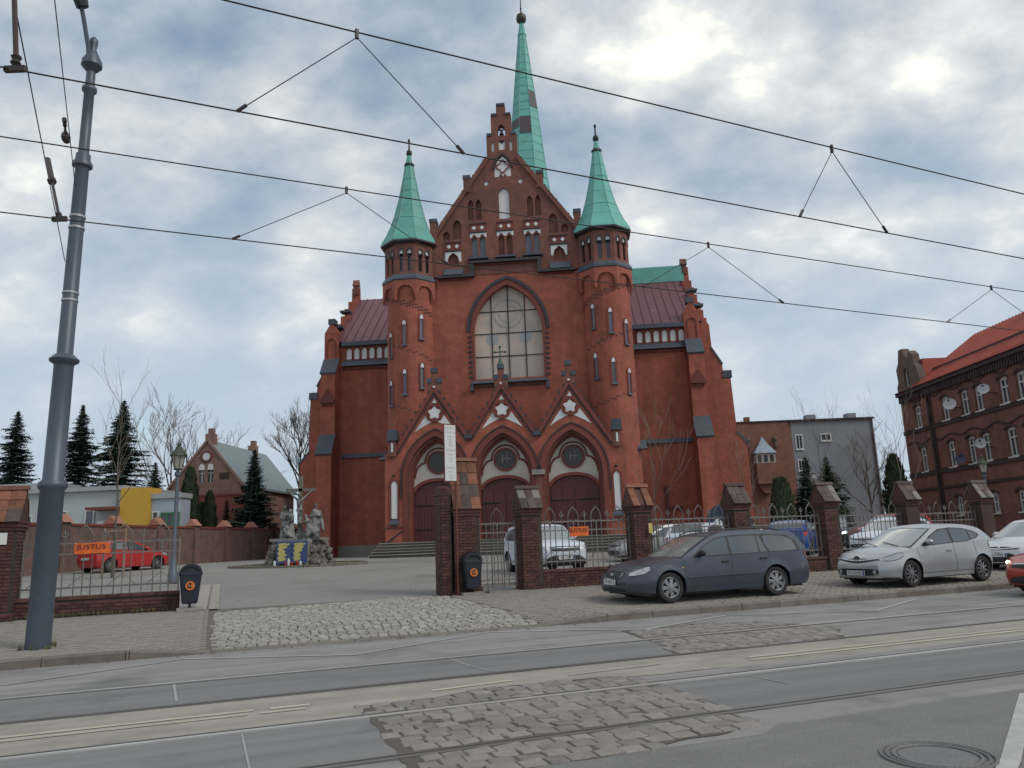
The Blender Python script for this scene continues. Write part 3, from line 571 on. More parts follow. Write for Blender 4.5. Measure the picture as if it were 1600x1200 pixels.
# twin turrets
for s in (-1, 1):
    ux, uy = s*6.5, .35
    t = MB().lathe([(1.6, -.3), (1.56, 16.6), (1.6, 16.9), (1.66, 17.5)], 32, (ux, uy, 0)).build('turret', CH, C, True)
    mb = MB()
    for k in range(7):
        a = -pi/2+(k-3)*pi/4; mtx = Matrix.Translation((ux, uy, 0)) @ Matrix.Rotation(a+pi/2, 4, 'Z'); w = .72
        mb.plate([(-w, 17.62), (-w, 16.3), (-w+.09, 16.5), (-w+.17, 16.72), (-w+.22, 16.95), (-w+.36, 17.14), (-.2, 17.24), (.2, 17.24), (w-.36, 17.14), (w-.22, 16.95), (w-.17, 16.72), (w-.09, 16.5), (w, 16.3), (w, 17.62)], [], -1.74, -1.5, mtx)
    mb.build('corbel_arches', CH, t)
    MB().lathe([(1.72, 17.6), (1.93, 17.66), (1.93, 17.8), (1.68, 18.15)], 8, (ux, uy, 0), pi/8).build('slate_ring', SLATE, t)
    st = MB(); ap = 1.6
    for k in range(8):
        mtx = Matrix.Translation((ux, uy, 0)) @ Matrix.Rotation(k*pi/4, 4, 'Z'); hw = ap*math.tan(pi/8)
        st.plate(rect(-hw, hw, 18.0, 20.35), [pointed(d, .125, 18.25, 19.55, .24, 4) for d in (-.27, .27)], -ap, -ap+.2, mtx)
    st.build('belfry_stage', CHD, t)
    MB().lathe([(1.4, 18), (1.4, 20.3)], 8, (ux, uy, 0), pi/8).build('belfry_core', LEAD, t)
    for k in (-2, -1, 0, 1, 2):
        mtx = Matrix.Translation((ux, uy, 0)) @ Matrix.Rotation(k*pi/4, 4, 'Z')
        for d in (-.27, .27):
            MB().plate(pointed(d, .12, 19.5, 19.56, .23, 4), [], -ap+.03, -ap+.1, mtx).build('white_head', WHT, t)
            MB().plate(aring(d, .13, .2, 19.3, 19.55, .25, .36, 4), [], -ap-.05, -ap-.001, mtx).build('window_hood', GLZ, t)
    sp_ = MB().lathe([(1.78, 20.3), (2.0, 20.42), (1.98, 20.5), (1.62, 21.15), (1.3, 21.9), (1.05, 22.7), (.72, 24.0), (.42, 25.6), (.27, 26.55), (.13, 27.35)], 8, (ux, uy, 0), pi/8).build('turret_spire', COPPER, t)
    MB().lathe([(1.86, 20.2), (2.02, 20.3), (2.02, 20.41), (1.9, 20.41)], 8, (ux, uy, 0), pi/8).build('eave_gutter', GLZ, t)
    pr2 = [(1.98, 20.5), (1.62, 21.15), (1.3, 21.9), (1.05, 22.7), (.72, 24.0), (.42, 25.6), (.27, 26.55)]
    mb = MB()
    for k in range(8):
        a = pi/8+k*pi/4; mb.tube([(ux+r*cos(a), uy+r*sin(a), z) for r, z in pr2], .03, 4)
    for r, z in ((1.46, 21.5), (1.18, 22.3), (.89, 23.3), (.63, 24.5), (.46, 25.4)): mb.lathe([(r+.02, z), (r, z+.05)], 8, (ux, uy, 0), pi/8, caps=False)
    mb.build('hip_roll', COPPER, t)
    MB().lathe([(.25, 26.4), (.36, 26.5), (.36, 26.62), (.25, 26.7)], 8, (ux, uy, 0)).build('collar', GLZ, t)
    MB().lathe([(.1, 27.2), (.19, 27.35), (.21, 27.5), (.17, 27.65), (.06, 27.75), (.05, 28.3), (.09, 28.38), (.08, 28.5), (.02, 28.6)], 10, (ux, uy, 0)).build('finial', IRON, t)
    for du, z0 in ((1.06, 12.5), (.12, 13.2), (-.92, 13.6), (1.06, 9.3), (.12, 9.95), (-.92, 10.35)):
        a = asin(max(-.98, min(.98, s*du/1.57))); mtx = Matrix.Translation((ux, uy, 0)) @ Matrix.Rotation(a, 4, 'Z')
        w = MB().plate(aring(0, .10, .2, z0+.1, z0+1.5, .2, .32, 4), [], -1.64, -1.5, mtx).build('slit_window', TRIM, t)
        MB().plate(pointed(0, .12, z0+.1, z0+1.5, .2, 4), [], -1.585, -1.5, mtx).build('slit_pane', LEAD, t)
        MB().plate(pointed(0, .11, z0+1.42, z0+1.5, .22, 4), [], -1.66, -1.5, mtx).build('white_head', WHT, t)
        MB().prism([(-1.7, z0), (-1.5, z0), (-1.5, z0+.2), (-1.6, z0+.16)], -.2, .2, 'x', mtx).build('slate_sill', SLATE, t)
    mb = MB()
    for row in range(4):                 # spiral bands of dark headers
        for k in range(20):
            a = -1.2+k*.125; z = (15.9, 12.9, 9.0, 16.1)[row]+s*a*.55+(.1 if k % 2 else 0)
            mtx = Matrix.Translation((ux, uy, 0)) @ Matrix.Rotation(a, 4, 'Z'); mb.box(-.05, .05, -1.592, -1.5, z, z+.07, mtx)
    mb.build('patterned_headers', GLZ, t)['kind'] = 'stuff'
# portal block
OCU = mat('dark_oculus_glass', (.05, .042, .04), .3, var=.3, scale=2)
PV = -3.0; cen = (-4.42, -.32, 3.78)
out = [(-7.5, -.3), (6.9, -.3), (6.9, 6.1), (6.2, 6.1), (3.8, 9.85), (1.72, 6.65), (-.32, 9.85), (-2.37, 6.65), (-4.42, 9.85), (-6.85, 6.1), (-7.5, 6.1)]
pf = pp('portal_front', CH, C, out, PV, PV+.9, [pointed(c, 1.75, .75, 4.45, 2.6, 10) for c in cen])
MB().box(-7.5, -6.9, PV+.9, 0, -.3, 6.0).box(6.3, 6.9, PV+.9, 0, -.3, 6.0).build('porch_side_wall', CH, C)
rf = MB()
for c in cen: rf.prism([(c-2.2, 6.2), (c+2.2, 6.2), (c, 9.5)], PV+.92, -.002)
rf.build('porch_roof', SLATE, C)
for i, c in enumerate(cen):
    p = pp('portal', TRIM, C, aring(c, 1.72, 1.98, .75, 4.45, 2.57, 2.85, 12), PV-.07, PV+.12)
    pp('arch_moulding', GLZ, p, aring(c, 2.08, 2.15, 3.4, 4.45, 2.95, 3.03, 12), PV-.09, PV+.0)
    pp('arch_order', CHD, p, aring(c, 1.6, 1.76, .75, 4.45, 2.4, 2.6, 12), PV+.2, PV+.9)
    pp('arch_order', TRIM, p, aring(c, 1.48, 1.64, .75, 4.45, 2.25, 2.42, 12), PV+.5, PV+1.2)
    db = [(c-1.47, .75), (c+1.47, .75)]+[(c+1.47*cos(a), 3.75+.78*sin(a)) for a in [pi*k/12 for k in range(13)]]
    ty = pp('tympanum', CREAM, C, pointed(c, 1.62, 3.0, 4.45, 2.4, 10), PV+.85, PV+1.1)
    oc = pp('oculus', OCU, ty, circ(c+.03, 5.5, .62), PV+.80, PV+.9); pp('oculus_ring', TRIM, ty, circ(c+.03, 5.5, .72), PV+.74, PV+.849, [circ(c+.03, 5.5, .6)[::-1]])
    mb = MB()
    mb.tube([(c+.03+.82*cos(a), PV+.82, 5.55+.82*sin(a)) for a in [pi*(-.02+1.04*k/14) for k in range(15)]], .06, 5)
    for s in (-1, 1): mb.tube([(c+.03+s*(.82+.62*sin(a)), PV+.82, 5.5-.9*(1-cos(a))*1.0) for a in [pi/2*k/7 for k in range(8)]], .06, 5)
    mb.build('trefoil_moulding', TRIM, ty)
    if i: MB().box(c-.16, c-.12, PV+.78, PV+.8, 5.25, 5.8).box(c+.1, c+.14, PV+.78, PV+.8, 5.3, 5.9).box(c-.2, c+.35, PV+.78, PV+.8, 5.52, 5.56).build('inner_glazing_bars', PALEC, oc)
    pp('door_arch', TRIM, ty, [(c+(1.5)*cos(a), 3.75+.8*sin(a)) for a in [pi*k/14 for k in range(15)]]+[(c+1.34*cos(a), 3.7+.66*sin(a)) for a in [pi*k/14 for k in range(14, -1, -1)]], PV+.62, PV+.849)
    pp('door_head', DOOR, ty, [(c+1.46*cos(a), 3.74+.72*sin(a)) for a in [pi*k/12 for k in range(13)]], PV+.8, PV+.848)
    for s in (-1, 1):
        d = bx('door_leaf', DOOR, C, *sorted((c+s*.015, c+s*1.47)), PV+.72, PV+.82, .78, 3.74)
        for a, b, z0, z1 in ((.1, .68, 2.95, 3.62), (.78, 1.38, 2.95, 3.62)): bx('door_panel', DOOR, d, *sorted((c+s*a, c+s*b)), PV+.68, PV+.719, z0, z1)
        for k in range(7): bx('door_plank', DOOR, d, *sorted((c+s*(.06+k*.2), c+s*(.24+k*.2))), PV+.69, PV+.719, .85, 2.85)
        for z in (2.92, 1.5): bx('strap_hinge', IRON, d, *sorted((c+s*.35, c+s*1.42)), PV+.66, PV+.689, z-.04, z+.04)
    # gable ornaments
    for s in (-1, 1):
        MB().plate([(c+s*.42, 8.0), (c+s*.5, 8.36), (c+s*1.24, 7.3), (c+s*.8, 7.58), (c+s*.3, 7.83), (c+s*.12, 7.88)], [], PV-.02, PV-.003).build('white_spandrel', WHT, p)
    MB().plate([(c-.15, 9.04), (c+.15, 9.04), (c, 9.32)], [], PV-.02, PV-.003).build('white_spandrel', WHT, p)
    pp('rosette_ring', TRIM, p, circ(c, 8.43, .56, 24), PV-.10, PV-.003, [circ(c, 8.43, .41, 24)[::-1]]); 
    pp('rosette', WHT, p, [(c+.34*(1+.2*cos(5*(a-pi/2)))*cos(a), 8.43+.34*(1+.2*cos(5*(a-pi/2)))*sin(a)) for a in [2*pi*k/40 for k in range(40)]], PV-.06, PV-.003)
    cp = MB(); cg = MB()
    for s in (-1, 1):
        e = 2.0 if not ((i == 0 and s < 0) or (i == 2 and s > 0)) else 2.42
        bar2(cp, (c+s*e, 9.95-e*1.565), (c, 9.95), .2, PV-.12, PV+.3)
        bar2(cg, (c+s*(e-.1), 9.6-(e-.1)*1.565), (c, 9.6), .06, PV-.07, PV-.003)
    cp.build('gable_coping', TRIM, p); cg.build('dark_glazed_line', GLZ, p)
    mb = MB()
    for s in (-1, 1):
        for k in range(7): z = 9.6-k*.42; mb.box(c+s*(9.95-z)/1.565+s*.1-.06, c+s*(9.95-z)/1.565+s*.1+.06, PV-.1, PV+.1, z, z+.2)
    mb.build('crockets', GLZ, p)['kind'] = 'stuff'
    pk = MB().box(c-.4, c+.4, PV-.05, PV+.3, 9.6, 10.3).box(c-.18, c+.18, PV-.05, PV+.3, 10.3, 10.95).build('finial_block', CHD, p)
    for a, b, z in ((-.44, -.16, 10.3), (.16, .44, 10.3), (-.2, .2, 10.95)): bx('slate_cap', SLATE, p, c+a, c+b, PV-.1, PV+.35, z, z+.28)
    bx('white_dot', WHT, p, c-.07, c+.07, PV-.08, PV-.051, 9.95, 10.1)
    if i == 1:
        mb = MB().lathe([(.16, 11.23), (.05, 11.7)], 8, (c, PV+.1, 0)).box(c-.035, c+.035, PV+.07, PV+.13, 11.6, 12.35).box(c-.32, c+.32, PV+.07, PV+.13, 11.98, 12.05)
        for dx, dz in ((-.32, 12.015), (.32, 12.015), (0, 12.35)): mb.ball((c+dx, PV+.1, dz), .085, 8)
        mb.build('gable_cross', mat('green_bronze', (.07, .12, .095), .6, .3), p)
for u in (-2.37, 1.73):
    pr_ = bx('pier', CHD, C, u-.2, u+.2, PV-.14, PV-.071, .75, 4.4); bx('stone_capital', STONE, pr_, u-.38, u+.38, PV-.26, PV-.02, 4.42, 4.72)
    bx('valley_spout', SLATE, C, u-.22, u+.22, PV-.3, PV-.01, 6.75, 7.0); bx('wall_lamp', IRON, C, u+.02, u+.16, PV-.36, PV-.24, 4.74, 4.98)
for u in (-6.93, 6.28):
    nf = pp('niche_frame', TRIM, C, aring(u, .19, .3, 2.15, 4.15, .3, .42, 4), PV-.07, PV-.003); pp('white_niche', WHT, nf, pointed(u, .18, 2.2, 4.15, .28, 4), PV-.03, PV-.004)
    MB().prism([(PV-.16, 1.85), (PV-.003, 1.85), (PV-.003, 2.16), (PV-.13, 1.95)], u-.28, u+.28, 'x').build('slate_sill', SLATE, nf); MB().ball((u, PV-.1, 4.75), .09, 8).build('niche_knob', IRON, nf)
    mb = MB()
    for k in range(8): mb.box(u-.5+k*.14, u-.44+k*.14, PV-.06, PV-.003, 1.62, 1.7)
    mb.build('dentil_course', GLZ, C)['kind'] = 'stuff'
for u in (-7.02, 6.45):
    b = bx('turret_pier', CHD, C, u-.22, u+.22, PV-.16, PV+.5, 5.9, 6.85); MB().prism([(u-.32, 6.85), (u+.32, 6.85), (u+.26, 7.5), (u-.26, 7.5)], PV-.25, PV+.5).build('slate_cap', SLATE, b); bx('white_slot', WHT, b, u-.06, u+.06, PV-.18, PV-.161, 6.15, 6.7)
MB().prism([(-.6, 5.95), (.2, 5.95), (.2, 6.55), (-.5, 6.05)], 6.92, 8.4, 'x').build('slate_ledge', SLATE, C); MB().prism([(-1.3, 5.95), (.2, 5.95), (.2, 6.35), (-1.2, 6.05)], -8.3, -7.52, 'x').build('slate_ledge', SLATE, C)
pl_ = MB().box(-7.6, -6.2, PV-.1, 0, -.3, .78).box(5.6, 7.0, PV-.1, 0, -.3, .78); pl_.build('plinth', STONE, C)
RISER = mat('shaded_riser_stone', (.13, .12, .105), .9, var=.25, scale=2)  # darker than the treads: shade on the risers is put into the colour
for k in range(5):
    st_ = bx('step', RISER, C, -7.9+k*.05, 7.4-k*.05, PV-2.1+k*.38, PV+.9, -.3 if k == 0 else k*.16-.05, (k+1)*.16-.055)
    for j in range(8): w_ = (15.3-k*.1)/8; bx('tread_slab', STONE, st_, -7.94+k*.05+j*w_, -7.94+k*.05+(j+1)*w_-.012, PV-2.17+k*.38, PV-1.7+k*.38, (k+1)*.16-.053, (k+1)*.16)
MB().plate([(-7.5, .8), (-7.3, .8), (-6.3, 1.55), (-6.3, 1.62)], [], PV-.05, PV-.003).build('ramp_line', GLZ, C)
# right side: wooden wall crucifix and service door
bx('wall_cross', mat('dark_red_timber', (.11, .025, .02), .7), C, 9.9, 10.1, TV-.2, TV-.003, .6, 3.9); bx('cross_arm', MT['dark_red_timber'], C, 9.95, 11.0, TV-.22, TV-.021, 2.3, 2.55)
# ---------------------------------------------------------------- cars
GLASS = mat('car_glass_sheen', (.06, .075, .09), .05, var=0, spec=.9, coat=.6)  # blue-grey base lifted to paint in the reflection on side and rear windows
GLASSL = mat('windscreen_sky_sheen', (.24, .26, .25), .06, var=0, spec=1.0, coat=1.0)  # pale base colour carries the bright sky reflection on the windscreens
TYRE = mat('tyre_rubber', (.022, .022, .023), .85, var=.2, scale=20)
BLK = mat('black_plastic', (.02, .02, .022), .6, var=.15)
ALLOY = mat('alloy_silver', (.30, .30, .31), .35, .6, var=.12, scale=20)
ALLOYD = mat('alloy_dark', (.10, .10, .11), .4, .5, var=.1)
CHROME = mat('chrome_trim', (.55, .56, .58), .2, .9, var=0)
HLAMP = mat('headlamp_lens', (.40, .42, .44), .12, .3, var=.2, scale=14, coat=1)
RLAMP = mat('tail_lamp_lens', (.33, .02, .02), .2, var=.1, coat=.8)
AMBER = mat('amber_lens', (.6, .32, .1), .2, var=.1, coat=.8)
PLATEW = mat('number_plate_white', (.62, .62, .6), .6, var=.05)
PLATEB = mat('number_plate_blue', (.02, .06, .3), .6, var=0)
def paint(name, c, metal=.35, dirt=.12): return mat(name, c, .36, metal, var=dirt, scale=2.2, coat=.45)
def lerp(tab, x):
    if x <= tab[0][0]: return tab[0][1]
    for (a, p), (b, q) in zip(tab, tab[1:]):
        if x <= b: return p+(q-p)*(x-a)/(b-a)
    return tab[-1][1]
def smooth_pts(pts, n=4):
    r = []
    P = [pts[0]]+list(pts)+[pts[-1]]
    for i in range(1, len(P)-2):
        p0, p1, p2, p3 = [Vector(q) for q in P[i-1:i+3]]
        for k in range(n):
            t = k/n; r.append(tuple(.5*((2*p1)+(p2-p0)*t+(2*p0-5*p1+4*p2-p3)*t*t+(3*p1-p0-3*p2+p3)*t**3)))
    return r+[tuple(pts[-1])]
def car(label, loc, heading, sp, group=None, name='car', cat='car'):
    root = thing(name, label, cat, loc, heading, group)
    wb, fo, ro, Wd, R = sp['wb'], sp['fo'], sp['ro'], sp['W']/2, sp['R']
    xf, xr = wb/2+fo, -(wb/2+ro); PN = sp['paint']; belt = sp['belt']; Ra = R+.055; ax = (wb/2, -wb/2)
    hero = sp.get('hero', True); sill = .2+sp.get('lift', 0)
    ncurve = sp.get('nose', [(.15, -.10), (.3, -.01), (.5, 0), (.6, -.04), (.7, -.14), (.8, -.3)])
    tcurve = sp.get('tail', [(.2, .10), (.35, .02), (.55, 0), (.75, .02), (1.0, .07)])
    def hw(x, z):
        d = max(0, (x-(xf-.5))/.5); e = max(0, ((xr+.45)-x)/.45)
        p = 1-.30*d**2.6-.20*e**2.8
        zt = lerp(belt, x); q = (z-sill)/max(.2, zt-sill)
        s = .955+.06*q*2 if q < .4 else 1.003-.055*((q-.4)/.6)**1.6
        fl = 0
        for a in ax:
            dd = sqrt((x-a)**2+(z-R)**2)
            if dd < Ra+.12: fl = max(fl, .018*(1-max(0, dd-Ra)/.12))
        return Wd*(p*s+fl)
    def sx_(x, z):
        d = max(0, min(1, (x-(xf-.35))/.35)); e = max(0, min(1, ((xr+.35)-x)/.35))
        return x+d*lerp(ncurve, z)+e*lerp(tcurve, z)
    def side(x, z, s=1, off=0.): return (sx_(x, z), s*(hw(x, z)+off), z)
    def zb(x):
        z = sill+.02*max(0, (abs(x)-wb/2)/.6)
        for a in ax:
            if abs(x-a) < Ra: z = max(z, R+sqrt(Ra*Ra-(x-a)**2))
        return z
    xs = [xr+(xf-xr)*i/44 for i in range(45)]+[xf-.02, xf-.05, xr+.02, xr+.05]
    for a in ax: xs += [a-Ra+.002, a-Ra-.002, a+Ra-.002, a+Ra+.002, a-Ra+.03, a+Ra-.03, a-Ra+.08, a+Ra-.08]
    xs = sorted(xs); K, Mh = 9, 5
    def ring(x):
        b, t = zb(x), lerp(belt, x); h = [side(x, b+(t-b)*k/K) for k in range(K+1)]
        yt = h[-1][1]; cr = sp.get('crown', .06)*(1 if x > sp['cab'][0][0]-.1 else .3)
        h += [(sx_(x, t)*1.0, yt*(1-(k/Mh)), t+cr*(1-(1-k/Mh)**2.2)) for k in range(1, Mh+1)]
        return h+[(a, -y, z) for a, y, z in reversed(h[:-1])]
    rg = [ring(x) for x in xs]; n = len(rg[0]); mb = MB()
    mb.add([p for r in rg for p in r], [(i*n+k, i*n+k+1, (i+1)*n+k+1, (i+1)*n+k) for i in range(len(rg)-1) for k in range(n-1)])
    J = 8
    for r, sg in ((rg[-1], 1), (rg[0], -1)):
        g = []
        for k in range(K+1):
            a, b = Vector(r[k]), Vector(r[n-1-k]); zc = a.z
            for j in range(J+1):
                f = 2*j/J-1; p = a.lerp(b, j/J); g.append((p.x+sg*.07*(1-f*f)*(1-.35*k/K), p.y, p.z+(sp.get('crown', .06)*.5*(1-f*f) if k == K else 0)))
        mb.add(g, [(k*(J+1)+j, k*(J+1)+j+1, (k+1)*(J+1)+j+1, (k+1)*(J+1)+j) for k in range(K) for j in range(J)])
    body = mb.build('body', PN, root, 50)
    MB().box(xr+.25, xf-.25, -Wd*.8, Wd*.8, sill-.03, .55).build('underbody', BLK, root)
    # cabin shell
    O = smooth_pts(sp['cab'], 5); L_ = [0.]
    for a, b in zip(O, O[1:]): L_.append(L_[-1]+sqrt((a[0]-b[0])**2+(a[1]-b[1])**2))
    T = sp.get('tumble', .32); yb0 = sp.get('yb', .93)*Wd
    def cw(x, z): 
        q = max(0, (x-.35)/1.3); e = max(0, (-x-1.0)/1.4)
        return yb0*(1-.07*q*q-.06*e*e)-max(0, z-lerp(belt, x))*T
    xm = (O[0][0]+O[-1][0])/2
    def shell(tau, f, off=0.):
        t = tau*L_[-1]
        for i in range(len(L_)-1):
            if t <= L_[i+1]+1e-9: break
        u = (t-L_[i])/max(1e-6, L_[i+1]-L_[i]); x = O[i][0]+(O[i+1][0]-O[i][0])*u; z = O[i][1]+(O[i+1][1]-O[i][1])*u
        d = Vector((O[i+1][0]-O[i][0], O[i+1][1]-O[i][1])).normalized(); nn = (d.y, -d.x)   # outline runs front to rear, so this points up/out
        if nn[1] < 0 and abs(d.x) > .2: nn = (-nn[0], -nn[1])
        bw = (1-f*f); bx_ = .11*bw*max(0, 1-tau*3.2)-.07*bw*max(0, (tau-.75)*4)
        return (x+bx_-d.y*0+nn[0]*off, f*cw(x, z), z+.035*bw*min(1, 4*tau, 4*(1-tau))+nn[1]*off)
    NT, NF = 40, 10; mb = MB()
    mb.add([shell(i/NT, 2*j/NF-1) for i in range(NT+1) for j in range(NF+1)], [(i*(NF+1)+j, i*(NF+1)+j+1, (i+1)*(NF+1)+j+1, (i+1)*(NF+1)+j) for i in range(NT) for j in range(NF)])
    for s in (-1, 1):
        g = []
        for i in range(NT+1):
            x, y, z = shell(i/NT, s); zl = lerp(belt, x)-.02
            for k in range(5): w = k/4; zz_ = zl+(z-zl)*w; g.append((x, s*cw(x, zz_), zz_))
        mb.add(g, [(i*5+k, i*5+k+1, (i+1)*5+k+1, (i+1)*5+k) for i in range(NT) for k in range(4)])
    mb.build('cabin', PN, root, 45)
    def spanel(name, m, t0, t1, f0, f1, off=.008, N1=8, N2=8, par=root):
        return MB().add([shell(t0+(t1-t0)*i/N1, (f0+(f1-f0)*j/N2)*(1-.0*i), off) for i in range(N1+1) for j in range(N2+1)], [(i*(N2+1)+j, i*(N2+1)+j+1, (i+1)*(N2+1)+j+1, (i+1)*(N2+1)+j) for i in range(N1) for j in range(N2)]).build(name, m, par, 'all')
    spanel('windscreen', GLASSL, sp['ws'][0], sp['ws'][1], -.9, .9)
    spanel('windscreen_surround', BLK, sp['ws'][0]-.015, sp['ws'][1]+.012, -.945, .945, .004)
    spanel('rear_window', GLASS, sp['rw'][0], sp['rw'][1], -.82, .82)
    def strip_(name, m, tab, s, fn, off, par=root, n=None):
        """tab: (x, z low, z high) points, laid on the flank"""
        v = []; f = []; k = 0
        for (a, l0, h0), (b, l1, h1) in zip(tab, tab[1:]):
            N = n or max(1, int(abs(b-a)/.06))
            for i in range(N+1):
                t = i/N; x = a+(b-a)*t; lo, hi = l0+(l1-l0)*t, h0+(h1-h0)*t
                for q in range(5): z = lo+(hi-lo)*q/4; v.append(fn(x, z, s, off))
            f += [(k+i*5+q, k+i*5+q+1, k+(i+1)*5+q+1, k+(i+1)*5+q) for i in range(N) for q in range(4)]; k = len(v)
        return MB().add(v, f).build(name, m, par, 'all')
    cside = lambda x, z, s, off: (x, s*(cw(x, z)+off), z)
    for s in (-1, 1):
        strip_('window_surround', BLK, sp['dlo'], s, cside, .004)
        for wtab in sp['win']: strip_('side_window', GLASS, wtab, s, cside, .009)
        strip_('head_lamp', HLAMP, sp['hl'], s, side, .010)
        if hero: strip_('head_lamp_edge', BLK, [(a, l-.014, h+.012) for a, l, h in sp['hl']], s, side, .005)
        strip_('tail_lamp', RLAMP, sp['tl'], s, side if not sp.get('tlc') else cside, .010)
        if hero:
            for xg, z0, z1 in sp['gaps']: strip_('door_gap', BLK, [(xg-.005, z0, z1), (xg+.005, z0, z1)], s, side, .003, body, 1)
            strip_('door_gap', BLK, [(sp['gaps'][-1][0], sill+.1, sill+.11), (sp['gaps'][0][0], sill+.1, sill+.11)], s, side, .003, body)
            if sp.get('mould'): strip_('side_moulding', PN, [(wb/2-Ra-.05, .5, .55), (-wb/2+Ra+.05, .52, .57)], s, side, .018, body)
            for xh, zh in sp['handles']:
                y = hw(xh, zh); MB().box(xh-.09, xh+.09, s*(y+.012)-.014, s*(y+.012)+.014, zh-.016, zh+.018).build('door_handle', sp.get('hm', PN), root)
        xm_, zm_ = sp['mirror']; y = cw(xm_, zm_)
        mir_ = MB().ball((xm_, s*(y+.11), zm_+.06), .1, 10, (.75, 1.05, .72)).build('door_mirror', sp.get('mm', PN), root, 'all')
        MB().box(xm_-.03, xm_+.03, *sorted((s*(y-.02), s*(y+.08))), zm_-.02, zm_+.03).build('mirror_arm', BLK, mir_)
        strip_('bumper_strip', BLK, [(xf-.42, sill+.0, sill+.045), (xf-.02, sill+.0, sill+.05)], s, side, .004)
    # wheels
    for a in ax:
        for s in (-1, 1):
            yw = Wd-.115; wl = Matrix.Translation((a, s*yw, R)) @ Matrix.Rotation(-s*pi/2, 4, 'X')   # lathe axis points outwards
            wh = MB().lathe([(R*.62, -.1), (R*.9, -.105), (R*.985, -.08), (R, -.04), (R, .04), (R*.985, .08), (R*.93, .102), (R*.74, .106), (R*.66, .09), (R*.62, .05)], 30, m=wl, caps=False).build('wheel', TYRE, root, 40)
            MB().lathe([(R*.69, .094), (R*.66, .102), (R*.62, .09), (R*.6, .03)], 30, m=wl, caps=False).build('rim', sp.get('rim', ALLOY), wh, 40)
            MB().lathe([(R*.61, .03), (.01, .03)], 24, m=wl, caps=False).build('brake_disc', BLK, wh)
            sk = MB(); ns = sp.get('spokes', 7)
            for k in range(ns):
                m2 = wl @ Matrix.Rotation(2*pi*k/ns, 4, 'Z'); w0, w1 = sp.get('sw', (.022, .045))
                sk.add([(.03, -w0, .085), (R*.63, -w1, .07), (R*.63, w1, .07), (.03, w0, .085), (.03, -w0, .05), (R*.63, -w1, .04), (R*.63, w1, .04), (.03, w0, .05)], [(0, 1, 2, 3), (4, 7, 6, 5), (0, 4, 5, 1), (3, 2, 6, 7), (1, 5, 6, 2)], m2)
            sk.lathe([(.055, .06), (.05, .095), (.001, .1)], 14, m=wl, caps=False); sk.build('spokes', sp.get('rim2', sp.get('rim', ALLOY)), wh)
    def front(y, z, off=0.):
        wc = hw(xf, z); f = max(-1, min(1, y/wc)); return (sx_(xf, z)+.07*(1-f*f)*(1-.35*(z-sill)/.5)+off, y, z)
    def fpanel(name, m, tab, off=.012, par=root, rear=False):
        v = []; f = []; N = 10; y0, y1 = tab[0][0], tab[-1][0]
        lo = [(a, b) for a, b, c in tab]; hi = [(a, c) for a, b, c in tab]
        for i in range(N+1):
            y = y0+(y1-y0)*i/N
            for q in range(5):
                z = lerp(lo, y)+(lerp(hi, y)-lerp(lo, y))*q/4
                if rear:
                    wc = hw(xr, z); ff = max(-1, min(1, y/wc)); v.append((sx_(xr, z)-.07*(1-ff*ff)*(1-.35*(z-sill)/.7)-off, y, z))
                else: v.append(front(y, z, off))
        f = [(i*5+q, i*5+q+1, (i+1)*5+q+1, (i+1)*5+q) for i in range(N) for q in range(4)]
        return MB().add(v, f).build(name, m, par, 'all')
    for nm, m, tab, off in sp.get('front', ()): fpanel(nm, m, tab, off)
    for nm, m, tab, off in sp.get('rear', ()): fpanel(nm, m, tab, off, rear=True)
    def plate(y, z, rear=False, txt=''):
        p = front(y, z, .03) if not rear else (xr-.085, y, z)
        b = MB().box(-.012, .008, -.26, .26, -.056, .056).build('number_plate', PLATEW, root, loc=p)
        if rear: b.rotation_euler = (0, 0, pi)
        MB().box(.0081, .0095, .215, .257, -.05, .05).build('country_band', PLATEB, b)
        if txt: link('plate_lettering', text_mesh(txt, .098, BLK, .001), b, mw=Matrix.Translation((.0095, -.02, 0)) @ Matrix.Rotation(pi/2, 4, 'Z') @ Matrix.Rotation(pi/2, 4, 'X'))
    if sp.get('plate'): plate(*sp['plate'])
    if sp.get('rplate'): plate(0, sp['rplate'], True, '')
    root['_'] = 0; del root['_']
    return root, front, side, shell
def spec(base, **k): d = dict(base); d.update(k); return d
